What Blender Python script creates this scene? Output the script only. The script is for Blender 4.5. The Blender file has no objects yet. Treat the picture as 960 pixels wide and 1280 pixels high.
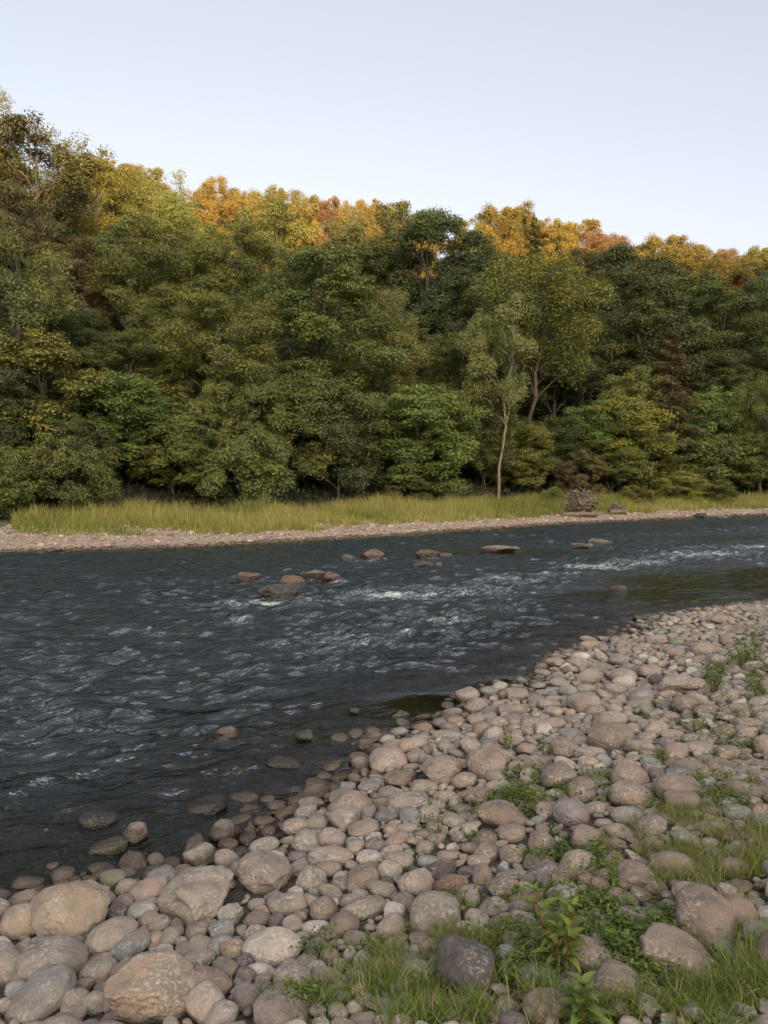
import bpy, bmesh, math, random
import numpy as np
from mathutils import Vector, Matrix, Euler
R = math.radians
rng = np.random.default_rng(11)
random.seed(11)
scene = bpy.context.scene
COL = scene.collection

# ------------------------------------------------------------------ camera
FPX, CX, CY = 1005.0, 480.0, 640.0
PITCH = R(2.3)
EYE = np.array([0.0, 0.0, 2.2])
cam_d = bpy.data.cameras.new("camera"); cam = bpy.data.objects.new("camera", cam_d); COL.objects.link(cam)
cam.location = EYE; cam.rotation_euler = (R(90) - PITCH, 0, 0)
cam_d.sensor_fit = 'VERTICAL'; cam_d.sensor_height = 24; cam_d.lens = 24 * FPX / 1280.0
cam_d.clip_start = 0.05; cam_d.clip_end = 6000
scene.camera = cam

def raydir(px, py):
    a = (px - CX) / FPX; b = -(py - CY) / FPX
    return np.array([a, math.cos(PITCH) + b * math.sin(PITCH), b * math.cos(PITCH) - math.sin(PITCH)])
def on_plane(px, py, z=0.0):
    d = raydir(px, py); k = (z - EYE[2]) / d[2]; return EYE + d * k
def at_y(px, py, y):
    d = raydir(px, py); return EYE + d * (y / d[1])

# ------------------------------------------------------------------ noise
def _h(ix, iy, iz):
    n = (ix.astype(np.int64) * 374761393 + iy.astype(np.int64) * 668265263 + iz.astype(np.int64) * 2147483647 * 3 + 1274126177) & 0x7fffffff
    n = ((n ^ (n >> 13)) * 1274126177) & 0x7fffffff
    n = (n ^ (n >> 16)) & 0x7fffffff
    return n / float(0x7fffffff) * 2 - 1
def noise(x, y, z=0.0):
    x = np.asarray(x, float); y = np.asarray(y, float); z = np.zeros_like(x) + z
    xi, yi, zi = np.floor(x), np.floor(y), np.floor(z)
    fx, fy, fz = x - xi, y - yi, z - zi
    u, v, w = [f * f * f * (f * (f * 6 - 15) + 10) for f in (fx, fy, fz)]
    r = 0
    for a in (0, 1):
        for b in (0, 1):
            for c in (0, 1):
                r = r + _h(xi + a, yi + b, zi + c) * (u if a else 1 - u) * (v if b else 1 - v) * (w if c else 1 - w)
    return r
def fbm(x, y, z=0.0, o=3):
    r = 0; a = 1
    for k in range(o):
        r = r + a * noise(x * 2**k + 17.3 * k, y * 2**k - 9.1 * k, z * 2**k + 3.7 * k if not np.isscalar(z) else z + 5 * k); a *= .5
    return r
def sstep(a, b, x):
    t = np.clip((x - a) / (b - a), 0, 1); return t * t * (3 - 2 * t)

# ------------------------------------------------------------------ terrain
U = np.array([.76, .65]); U = U / np.linalg.norm(U); N2 = np.array([-U[1], U[0]])
def st(x, y): return x * U[0] + y * U[1], x * N2[0] + y * N2[1]
near_px = [(-160, 1180), (0, 1128), (100, 1100), (195, 1092), (262, 1068), (300, 1052), (352, 1010), (420, 985), (455, 950), (450, 925), (560, 898), (600, 868), (668, 848), (690, 820), (780, 790), (810, 772), (960, 752), (1080, 738)]
far_px = [(-160, 700), (0, 690), (240, 683), (480, 670), (700, 655), (850, 648), (960, 643)]
ns = sorted([st(*on_plane(*p)[:2]) for p in near_px]); fs = sorted([st(*on_plane(*p)[:2]) for p in far_px])
NS = np.array([(-400, ns[0][1] + 20), (-30, ns[0][1] - 1)] + ns + [(40, ns[-1][1] - 6), (90, -22), (400, -260)])
FS = np.array([(-400, fs[0][1] + 30), (-30, fs[0][1] + 3)] + fs + [(80, 12), (120, -4), (400, -220)])
def vw(x, y):
    s, t = st(x, y)
    return s, t - np.interp(s, NS[:, 0], NS[:, 1]), t - np.interp(s, FS[:, 0], FS[:, 1])
def height(x, y):
    x = np.asarray(x, float); y = np.asarray(y, float)
    s, v, w = vw(x, y)
    d = np.maximum(-v, 0)
    CR = CREST - 10 * sstep(-80, -122, s)
    znear = .135 * np.minimum(d, 4.5) + .03 * np.clip(d - 4.5, 0, 20) + sstep(70, 300, d) * CR
    zriver = -np.minimum(.17 * np.maximum(v, 0) + .02 * np.maximum(v, 0) ** 2 * .5, .8)
    zriver = np.maximum(zriver, -.14 * np.maximum(-w, 0) - .0)
    lb = 1 + .32 * sstep(45, 5, s)
    zfar = .11 * np.minimum(w, 4) + .03 * np.clip(w - 4, 0, 6) + lb * .44 * np.clip(w - 10, 0, 42) + .04 * np.clip(w - 52, 0, 400)
    z = np.where(v < 0, znear, np.where(w > 0, zfar, zriver))
    z = z + .03 * fbm(x * .9, y * .9, 1.5) * sstep(0, .8, d) + .6 * fbm(x * .12, y * .12, 4.5) * sstep(12, 22, w) \
        + .014 * fbm(x * 2.7, y * 2.7, 7.5) * (np.abs(v) < 8)
    return z
CREST = 86.5
def ground(px, py, zoff=0.0):
    d = raydir(px, py); k0 = .8; ks = np.concatenate([np.arange(.8, 12, .02), np.arange(12, 90, .1)])
    P = EYE[None] + ks[:, None] * d[None]
    hh = height(P[:, 0], P[:, 1]) + zoff
    i = np.argmax(P[:, 2] < hh)
    return P[i]
def groundw(px, py):          # ground or water surface, whichever the eye meets first
    a = ground(px, py); b = on_plane(px, py)
    return b if b[1] < a[1] and b[1] > 0 else a

# ------------------------------------------------------------------ object helpers
def make_mesh(name, verts, faces_flat, fsize, attrs=None, smooth=True):
    me = bpy.data.meshes.new(name)
    verts = np.ascontiguousarray(verts, dtype=np.float32); nv = len(verts)
    faces_flat = np.ascontiguousarray(faces_flat, dtype=np.int32).ravel()
    me.vertices.add(nv); me.vertices.foreach_set("co", verts.ravel())
    if np.isscalar(fsize):
        nf = len(faces_flat) // fsize; starts = np.arange(nf, dtype=np.int32) * fsize
    else:
        fsize = np.asarray(fsize); nf = len(fsize); starts = np.concatenate([[0], np.cumsum(fsize)[:-1]]).astype(np.int32)
    me.loops.add(len(faces_flat)); me.loops.foreach_set("vertex_index", faces_flat)
    me.polygons.add(nf); me.polygons.foreach_set("loop_start", starts)
    me.polygons.foreach_set("use_smooth", np.full(nf, smooth))
    me.update(calc_edges=True)
    for k, (dom, arr) in (attrs or {}).items():
        arr = np.asarray(arr, dtype=np.float32)
        if arr.ndim == 1:
            a = me.attributes.new(k, 'FLOAT', dom); a.data.foreach_set("value", arr)
        else:
            a = me.attributes.new(k, 'FLOAT_COLOR', dom); c = np.ones((len(arr), 4), np.float32); c[:, :3] = arr; a.data.foreach_set("color", c.ravel())
    me.validate(); return me
def obj(name, me, mat=None, parent=None, color=None):
    o = bpy.data.objects.new(name, me); COL.objects.link(o)
    if mat is not None and me is not None and len(me.materials) == 0: me.materials.append(mat)
    if parent is not None: o.parent = parent
    if color is not None: o.color = (*color, 1)
    return o
def tag(o, label=None, cat=None, group=None, kind=None):
    for k, v in (('label', label), ('category', cat), ('group', group), ('kind', kind)):
        if v: o[k] = v
    return o
def empty(name, loc, rz=0.0, sc=None):
    o = bpy.data.objects.new(name, None); COL.objects.link(o); o.location = loc; o.rotation_euler = (0, 0, rz); o.empty_display_size = .2
    if sc is not None: o.scale = sc
    return o

# ------------------------------------------------------------------ material helpers
class NT:
    def __init__(s, name):
        s.m = bpy.data.materials.new(name); s.m.use_nodes = True; s.t = s.m.node_tree; s.t.nodes.clear()
        s.out = s.n('ShaderNodeOutputMaterial')
    def n(s, typ, ins=None, **kw):
        nd = s.t.nodes.new(typ)
        for k, v in kw.items(): setattr(nd, k, v)
        for k, v in (ins or {}).items(): s.set(nd, k, v)
        return nd
    def set(s, nd, k, v):
        sock = nd.inputs[k]
        if hasattr(v, 'is_output'): s.t.links.new(v, sock)
        elif hasattr(v, 'outputs'): s.t.links.new(v.outputs[0], sock)
        else: sock.default_value = (*v, 1) if (isinstance(v, tuple) and len(v) == 3 and sock.type == 'RGBA') else v
    def math(s, op, a, b=0.0, c=None, clamp=False):
        ins = {0: a, 1: b}
        if c is not None: ins[2] = c
        return s.n('ShaderNodeMath', ins, operation=op, use_clamp=clamp).outputs[0]
    def mix(s, f, a, b, blend='MIX'):
        nd = s.n('ShaderNodeMix', data_type='RGBA', blend_type=blend)
        s.set(nd, 0, f); s.set(nd, 6, a); s.set(nd, 7, b); return nd.outputs[2]
    def noise(s, vec, scale, detail=4, rough=.55, dist=0.0):
        return s.n('ShaderNodeTexNoise', {'Vector': vec, 'Scale': scale, 'Detail': detail, 'Roughness': rough, 'Distortion': dist}).outputs[0]
    def ramp(s, f, a, b, lo=0.0, hi=1.0):
        return s.n('ShaderNodeMapRange', {0: f, 1: a, 2: b, 3: lo, 4: hi}, clamp=True).outputs[0]
    def attr(s, name, out='Fac'): return s.n('ShaderNodeAttribute', attribute_name=name).outputs[out]
    def done(s, sh): s.t.links.new(sh.outputs[0] if hasattr(sh, 'outputs') else sh, s.out.inputs[0]); return s.m

def stone_mat(name, use_attr, wl=.045):
    t = NT(name); pos = t.n('ShaderNodeNewGeometry').outputs['Position']
    if use_attr: col = t.attr('scol', 'Color'); rnd = t.attr('srnd')
    else:
        oi = t.n('ShaderNodeObjectInfo'); col = oi.outputs['Color']; rnd = oi.outputs['Random']
    off = t.n('ShaderNodeCombineXYZ', {0: t.math('MULTIPLY', rnd, 37.0), 1: t.math('MULTIPLY', rnd, 91.0), 2: 0.0}).outputs[0]
    p = t.n('ShaderNodeVectorMath', {0: pos, 1: off}, operation='ADD').outputs[0]
    n1 = t.noise(p, 9, 5, .6); n2 = t.noise(p, 55, 4, .7); n3 = t.noise(p, 190, 3, .6); n4 = t.noise(p, 4.5, 3, .5)
    c = t.mix(t.ramp(n1, .3, .7, 0, 1), t.mix(1.0, col, (.66, .62, .6), 'MULTIPLY'), t.mix(1.0, col, (1.28, 1.26, 1.22), 'MULTIPLY'))
    c = t.mix(t.ramp(n4, .5, .66, 0, .5), c, t.mix(1.0, col, (1.1, .82, .66), 'MULTIPLY'))
    c = t.mix(t.ramp(n3, .35, .7, 0, .6), c, t.mix(1.0, c, (.62, .6, .58), 'MULTIPLY'))
    # pale lichen / bruise flecks
    fl = t.math('MULTIPLY', t.ramp(n2, .5, .62, 0, 1), t.ramp(t.noise(p, 6.5, 3, .5), .40, .60, 0, .7))
    c = t.mix(fl, c, t.mix(.5, (.36, .33, .295), t.mix(1.0, col, (1.7, 1.7, 1.7), 'MULTIPLY')))
    dk = t.math('MULTIPLY', t.ramp(t.noise(p, 26, 5, .7), .6, .7, 0, 1), .45)
    c = t.mix(dk, c, t.mix(1.0, col, (.4, .36, .33), 'MULTIPLY'))
    # wet band close to the river surface
    z = t.n('ShaderNodeSeparateXYZ', {0: pos}).outputs[2]
    wet = t.ramp(t.math('SUBTRACT', z, t.math('MULTIPLY', n1, .03)), wl, wl + .025, 1, 0)
    c = t.mix(wet, c, t.mix(1.0, c, (.34, .3, .25), 'MULTIPLY'))
    h = t.math('ADD', t.math('MULTIPLY', n1, 1.0), t.math('ADD', t.math('MULTIPLY', n2, .35), t.math('MULTIPLY', n3, .12)))
    b = t.n('ShaderNodeBump', {'Height': h, 'Strength': .9, 'Distance': .024})
    pr = t.n('ShaderNodeBsdfPrincipled', {'Base Color': c, 'Roughness': t.math('SUBTRACT', .82, t.math('MULTIPLY', wet, .6)), 'Normal': b.outputs[0], 'Specular IOR Level': .35})
    return t.done(pr)
M_STONE = stone_mat('river_stone', False); M_STONES = stone_mat('river_cobbles', True); M_WET = stone_mat('wet_river_rock', False, .09)

def leaf_mat(name, attrcol=False, trans=.35, var=.35, rough=.5, tip=(1.25, 1.15, .7)):
    t = NT(name); oi = t.n('ShaderNodeObjectInfo'); col = t.attr('lcol', 'Color') if attrcol else oi.outputs['Color']
    tint = t.attr('tint')
    dark = t.mix(1.0, col, (1 - var, 1 - var * .9, 1 - var * .8), 'MULTIPLY'); light = t.mix(1.0, col, tip, 'MULTIPLY')
    c = t.mix(tint, dark, light)
    d = t.n('ShaderNodeBsdfPrincipled', {'Base Color': c, 'Roughness': rough, 'Specular IOR Level': .3})
    tr = t.n('ShaderNodeBsdfTranslucent', {'Color': t.mix(1.0, c, (1.15, 1.25, .6), 'MULTIPLY')})
    return t.done(t.n('ShaderNodeMixShader', {0: trans, 1: d, 2: tr}))
M_LEAF = leaf_mat('foliage', False, .24); M_GRASS = leaf_mat('grass_blades', True, .3, .4, .55, (1.3, 1.2, .9)); M_WEED = leaf_mat('weed_leaves', False, .3, .45, .65)

def bark_mat():
    t = NT('bark'); oi = t.n('ShaderNodeObjectInfo'); pos = t.n('ShaderNodeNewGeometry').outputs['Position']
    m = t.n('ShaderNodeMapping', {'Vector': pos, 'Scale': (1, 1, .2)}).outputs[0]
    n1 = t.noise(m, 8, 6, .65); n2 = t.noise(pos, 2.2, 3)
    c = t.mix(t.ramp(n1, .3, .7), t.mix(1.0, oi.outputs['Color'], (.55, .5, .48), 'MULTIPLY'), t.mix(1.0, oi.outputs['Color'], (1.3, 1.25, 1.2), 'MULTIPLY'))
    c = t.mix(t.ramp(n2, .5, .65, 0, .5), c, (.05, .06, .02))
    b = t.n('ShaderNodeBump', {'Height': n1, 'Strength': .8, 'Distance': .03})
    return t.done(t.n('ShaderNodeBsdfPrincipled', {'Base Color': c, 'Roughness': .9, 'Normal': b.outputs[0]}))
M_BARK = bark_mat()

def ground_mat():
    t = NT('ground_surface'); pos = t.n('ShaderNodeNewGeometry').outputs['Position']; col = t.attr('gcol', 'Color')
    n1 = t.noise(pos, 3, 5, .6); n2 = t.noise(pos, 40, 5, .7)
    vo = t.n('ShaderNodeTexVoronoi', {'Vector': pos, 'Scale': 45.0}); vc = t.n('ShaderNodeSeparateColor', {0: vo.outputs['Color']}).outputs[0]
    c = t.mix(t.ramp(n1, .3, .7), t.mix(1.0, col, (.7, .7, .7), 'MULTIPLY'), t.mix(1.0, col, (1.25, 1.2, 1.15), 'MULTIPLY'))
    c = t.mix(.6, c, t.mix(1.0, c, t.mix(vc, (.45, .45, .45), (1.7, 1.65, 1.6)), 'MULTIPLY'))
    z = t.n('ShaderNodeSeparateXYZ', {0: pos}).outputs[2]
    wet = t.ramp(z, .02, .045, 1, 0)
    c = t.mix(wet, c, t.mix(1.0, c, (.45, .42, .36), 'MULTIPLY'))
    h = t.math('ADD', t.math('MULTIPLY', n2, .5), t.math('MULTIPLY', vo.outputs['Distance'], -1.0))
    b = t.n('ShaderNodeBump', {'Height': h, 'Strength': .9, 'Distance': .02})
    return t.done(t.n('ShaderNodeBsdfPrincipled', {'Base Color': c, 'Roughness': .9, 'Normal': b.outputs[0]}))
M_GROUND = ground_mat()

# ------------------------------------------------------------------ ground sheet
def axis(lo, hi, step, ext, g=1.09):
    a = list(np.arange(lo, hi, step)); s = step; x = a[-1]
    while x < ext: s = min(s * g, 60); x += s; a.append(x)
    s = step; x = a[0]; b = []
    while x > -ext: s = min(s * g, 60); x -= s; b.append(x)
    return np.array(b[::-1] + a)
def grid_faces(nx, ny):
    i = np.arange(nx * ny).reshape(ny, nx)
    return np.stack([i[:-1, :-1], i[:-1, 1:], i[1:, 1:], i[1:, :-1]], -1).reshape(-1, 4)
gx = axis(-6, 11, .07, 2500); gy = axis(1, 20, .07, 2500)
X, Y = np.meshgrid(gx, gy); Z = height(X, Y)
s_, v_, w_ = vw(X, Y)
gc = np.zeros(X.shape + (3,)); gc[:] = (.05, .041, .033)
def paint(mask, c): gc[:] = gc * (1 - mask[..., None]) + np.array(c) * mask[..., None]
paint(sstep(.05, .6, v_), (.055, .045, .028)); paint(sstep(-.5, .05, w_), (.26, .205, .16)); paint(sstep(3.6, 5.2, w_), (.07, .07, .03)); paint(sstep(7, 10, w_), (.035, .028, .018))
paint(sstep(9, 14, -v_), (.06, .08, .03))
me = make_mesh('ground', np.stack([X, Y, Z], -1).reshape(-1, 3), grid_faces(len(gx), len(gy)), 4, {'gcol': ('POINT', gc.reshape(-1, 3))})
tag(obj('ground', me, M_GROUND), kind='structure'); X0, Y0, Z0, gc0 = X, Y, Z, gc.copy()

# ------------------------------------------------------------------ river
def water_mat():
    t = NT('river_water'); pos = t.n('ShaderNodeNewGeometry').outputs['Position']
    amp = t.attr('amp'); foam_glint = t.attr('foam_glint')
    # waves run across the current: stretch the coordinates along the crests
    m1 = t.n('ShaderNodeMapping', {'Vector': pos, 'Rotation': (0, 0, R(-8)), 'Scale': (1.0, 1.9, 1)}).outputs[0]
    m2 = t.n('ShaderNodeMapping', {'Vector': pos, 'Rotation': (0, 0, R(24)), 'Scale': (1.0, 1.6, 1)}).outputs[0]
    mu = t.n('ShaderNodeMapping', {'Vector': t.n('ShaderNodeMapping', {'Vector': pos, 'Rotation': (0, 0, R(-30))}).outputs[0], 'Scale': (.42, 1, 1)}).outputs[0]
    a = t.noise(mu, 3.6, 3, .55, .9); b = t.noise(mu, 9.0, 3, .6, .9); c = t.noise(m1, 24, 2, .6, .4)
    h = t.math('ADD', t.math('MULTIPLY', a, 1.9), t.math('ADD', t.math('MULTIPLY', b, 1.05), t.math('MULTIPLY', c, .2)))
    bp = t.n('ShaderNodeBump', {'Height': t.math('MULTIPLY', h, amp), 'Strength': 1.0, 'Distance': .07})
    bn = bp.outputs[0]
    fr = t.n('ShaderNodeFresnel', {'IOR': 1.333, 'Normal': bn}).outputs[0]
    gl = t.n('ShaderNodeBsdfGlossy', {'Color': (1, 1, 1), 'Roughness': t.math('ADD', .012, t.math('MULTIPLY', amp, .075)), 'Normal': bn})
    tr = t.n('ShaderNodeBsdfTransparent', {'Color': (.5, .43, .3)})
    body = t.n('ShaderNodeBsdfDiffuse', {'Color': t.mix(t.ramp(amp, .15, .95), (.005, .006, .005), (.017, .024, .029)), 'Normal': bn})
    w0 = t.n('ShaderNodeMixShader', {0: t.ramp(t.attr('deep'), 0, 1, .12, .9), 1: tr, 2: body})
    w = t.n('ShaderNodeMixShader', {0: fr, 1: w0, 2: gl})
    # white water, with glints painted in as diffuse white specks
    mr_ = t.n('ShaderNodeMapping', {'Vector': pos, 'Rotation': (0, 0, R(-38))}).outputs[0]; mf = t.n('ShaderNodeMapping', {'Vector': mr_, 'Scale': (.42, 1, 1)}).outputs[0]
    f1 = t.noise(mf, 15.0, 6, .78, 1.2); f2 = t.noise(m1, 38, 4, .75, .8); f3 = t.noise(mf, 3.4, 5, .7, .8)
    fm = t.math('ADD', t.math('MULTIPLY', f1, .6), t.math('ADD', t.math('MULTIPLY', f2, .42), t.math('MULTIPLY', f3, .35)))
    th = t.math('SUBTRACT', .935, t.math('MULTIPLY', foam_glint, .24))
    mask = t.ramp(t.math('SUBTRACT', fm, th), 0, .16, 0, .85)
    wh = t.n('ShaderNodeBsdfDiffuse', {'Color': (.72, .74, .76), 'Normal': bn})
    return t.done(t.n('ShaderNodeMixShader', {0: mask, 1: w, 2: wh}))
M_WATER = water_mat()
def blobs(lst, X, Y, flat=False):
    r = np.zeros_like(X)
    for (px, py, rx, ry, st_) in lst:
        c = on_plane(px, py); a = on_plane(px + rx, py); b0 = on_plane(px, py - ry); b1 = on_plane(px, py + ry)
        ax = a[0] - c[0]; ay = (b0[1] - b1[1]) / 2
        sk = c[0] / max(c[1], .1)
        q = ((X - c[0] - sk * (Y - c[1])) / ax) ** 2 + ((Y - c[1]) / ay) ** 2
        r = np.maximum(r, st_ * np.exp(-(q * q * .6 if flat else q * .9)))
    return r
FOAM_GLINT = [(335, 752, 44, 6, 1.1), (312, 729, 22, 3.5, .9), (367, 737, 20, 3, .9), (418, 729, 22, 3, .9), (464, 702, 20, 2.5, .8), (538, 699, 24, 2.5, .8), (281, 932, 18, 5, .8), (500, 744, 110, 5, 1.0), (640, 726, 80, 4, .95), (750, 709, 80, 4, .95), (860, 695, 80, 4, .95), (950, 684, 60, 4, .9),(470, 748, 110, 9, .8), (600, 736, 90, 7, .8), (690, 718, 90, 6, .8), (790, 704, 90, 6, .85), (890, 692, 90, 6, .85), (960, 684, 60, 6, .8), (560, 775, 130, 26, .72), (450, 800, 150, 28, .68), (640, 760, 70, 20, .68), (200, 790, 130, 14, .58), (60, 815, 90, 26, .54), (150, 900, 260, 60, .36), (560, 740, 130, 9, .8), (380, 752, 70, 8, .85), (820, 715, 110, 10, .62), (700, 740, 60, 6, .55), (560, 830, 70, 16, .5),(345, 748, 38, 9, 1), (290, 757, 30, 5, .95), (300, 776, 28, 7, .95), (262, 797, 24, 5, .6), (172, 789, 40, 5, .85), (110, 783, 20, 3, .6), (15, 797, 22, 8, .8), (75, 830, 14, 8, .75), (70, 868, 14, 8, .7), (60, 846, 9, 5, .7),
        (470, 745, 90, 4, .85), (420, 757, 60, 5, .55), (560, 738, 60, 3, .6), (432, 797, 28, 8, .8), (505, 790, 34, 7, .75), (560, 800, 22, 8, .8), (440, 740, 40, 5, .7), (370, 762, 50, 6, .6),
        (265, 848, 8, 9, .9), (118, 985, 8, 8, .85), (85, 800, 22, 4, .6), (640, 722, 60, 4, .6), (740, 708, 60, 4, .72), (820, 698, 60, 3.5, .75), (900, 690, 60, 3.5, .75), (620, 740, 30, 6, .45), (660, 775, 15, 8, .5),
        (390, 820, 40, 8, .45), (500, 820, 60, 14, .5), (560, 765, 90, 20, .5), (430, 780, 120, 20, .5), (300, 840, 50, 10, .45), (740, 722, 80, 14, .42), (800, 668, 90, 5, .5), (930, 660, 40, 4, .5), (460, 700, 40, 3, .5), (200, 745, 60, 8, .4), (360, 735, 20, 4, .7), (270, 728, 20, 3, .6), (40, 775, 40, 6, .5), (300, 740, 22, 4, .7)]  # broad weak spots paint sparkle on the riffles, the rest is white water
CALM = [(860, 725, 110, 22, .86), (740, 742, 60, 9, .85), (950, 722, 90, 22, .88), (830, 742, 90, 14, .88), (640, 852, 50, 10, .95), (545, 876, 95, 17, .97), (440, 960, 60, 20, .8), (400, 990, 70, 14, .7), (640, 690, 120, 5, .6), (900, 672, 80, 4, .6), (250, 884, 45, 5, .7), (300, 1060, 60, 14, .8), (130, 1150, 80, 20, .9), (700, 845, 30, 10, .85)]
wx = axis(-17, 25, .055, 260, 1.12); wyl = []
y = 2.2
while y < 52: wyl.append(y); y += .026 + .0022 * y
st0 = .15
while y < 260: wyl.append(y); st0 *= 1.1; y += st0
yl = [-60, -25, -12, -6, -3, 0, 1.2]; wy = np.array(yl + wyl)
X, Y = np.meshgrid(wx, wy); s_, v_, w_ = vw(X, Y)
calm = blobs(CALM, X, Y, True); foam_glint = blobs(FOAM_GLINT, X, Y)
edge = sstep(-.2, 1.6, v_) * sstep(.2, -2.0, w_)
amp = np.clip((1 - calm) * (.35 + .65 * edge), .025, 1)
amp = amp * (1 + .55 * foam_glint) * (1 + .25 * fbm(X * .35, Y * .35, 2.2))
fade = sstep(60, 30, Y)
sx = s_; tt = Y * .8 - X * .25
ru, rv = X * .83 + Y * .55, Y * .83 - X * .55
disp = .034 * fbm(X * 1.5 + 3, Y * 2.4, 8.1, 2) + .030 * noise(X * 3.4, Y * 5.6, 4.7) + .018 * noise(ru * 5.5, rv * 11, 6.7) + .009 * noise(ru * 10, rv * 20, 2.7) * sstep(18, 9, Y) + .028 * (1 - np.abs(noise(s_ * 1.6, tt * 3.4, 3.3))) + .012 * noise(X * 5, Y * 8, 1.1)
ROCKDIST = 0
Z = disp * amp * fade * .9 - .012
keep = np.ones(X.shape, bool)
deep = sstep(.3, 3.2, v_) * sstep(.2, -1.2, w_)
foam_glint = foam_glint + .24 * deep * np.clip(amp, 0, 1) * sstep(2, 9, Y)  # sparse white specks over choppy water, painted in as glints
f = grid_faces(len(wx), len(wy))
s1, v1, w1 = vw(X, Y); okv = ((v1 > -2.5) & (w1 < 2.5)).ravel()
f = f[okv[f].all(1)]
used = np.zeros(X.size, bool); used[f.ravel()] = True; remap = np.cumsum(used) - 1
V = np.stack([X, Y, Z], -1).reshape(-1, 3)[used]
me = make_mesh('river', V, remap[f], 4, {'amp': ('POINT', amp.ravel()[used]), 'foam_glint': ('POINT', foam_glint.ravel()[used]), 'deep': ('POINT', deep.ravel()[used])})
tag(obj('river', me, M_WATER), kind='structure')

# ------------------------------------------------------------------ stones
def ico(n):
    bm = bmesh.new(); bmesh.ops.create_icosphere(bm, subdivisions=n, radius=1)
    v = np.array([q.co[:] for q in bm.verts]); f = np.array([[l.index for l in q.verts] for q in bm.faces]); bm.free(); return v, f
ICO = {n: ico(n) for n in (1, 2, 3, 4, 5, 6)}
def stone_shape(seed, n, ang=0.0):
    r = np.random.default_rng(seed); d, f = ICO[n]; p = d.copy(); o = r.uniform(0, 50, 3)
    e = r.uniform(2.0, 2.7)
    p = p / (np.sum(np.abs(p) ** e, 1) ** (1 / e))[:, None]
    p = p * (1 + .15 * noise(d[:, 0] * 1.1 + o[0], d[:, 1] * 1.1 + o[1], d[:, 2] * 1.1 + o[2]))[:, None]
    k = int(3 + 6 * ang)
    for i in range(k):
        nn = r.normal(size=3); nn /= np.linalg.norm(nn); q = p @ nn; dd = r.uniform(.5, .78) if ang > 1.2 else r.uniform(.62, .85) if ang > .4 else r.uniform(.78, .95)
        ex = np.maximum(q - dd, 0); p = p - (ex * (.88 if ang > .4 else .6))[:, None] * nn
    if n >= 3:
        p = p * (1 + (.03 + .02 * ang) * fbm(d[:, 0] * 3.1 + o[1], d[:, 1] * 3.1 + o[2], d[:, 2] * 3.1 + o[0], 3))[:, None]
    if n >= 5 and ang > .4:
        p = p * (1 + .02 * fbm(p[:, 0] * 8 + o[1], p[:, 1] * 8, p[:, 2] * 8 + o[0], 3))[:, None]
    ext = (p.max(0) - p.min(0)) / 2; p = (p - (p.max(0) + p.min(0)) / 2) / ext
    return p, f
NPR = 18
PROTO = [make_mesh('stone_shape', *[(a, b, 3) for a, b in [stone_shape(100 + i, 5, 0 if i < 11 else .8)]][0]) for i in range(NPR)]
for m_ in PROTO: m_.materials.append(M_STONE)
LOW = {n: [stone_shape(100 + i, n, 0 if i < 11 else .8)[0] for i in range(NPR)] for n in (1, 2, 3, 4)}

TONE = {'tan': (.208, .172, .146), 'pink': (.214, .168, .144), 'grey': (.165, .152, .143), 'dark': (.07, .058, .054), 'pale': (.30, .268, .24), 'brown': (.165, .126, .104), 'purple': (.14, .115, .112), 'green': (.15, .145, .1), 'rust': (.15, .088, .06), 'orange': (.24, .187, .146)}
TW = {'tan': 'tan', 'pink': 'pinkish', 'grey': 'grey', 'dark': 'dark', 'pale': 'pale', 'brown': 'brown', 'purple': 'purple-grey', 'green': 'greenish', 'rust': 'rust-brown', 'orange': 'sandy orange'}

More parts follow.
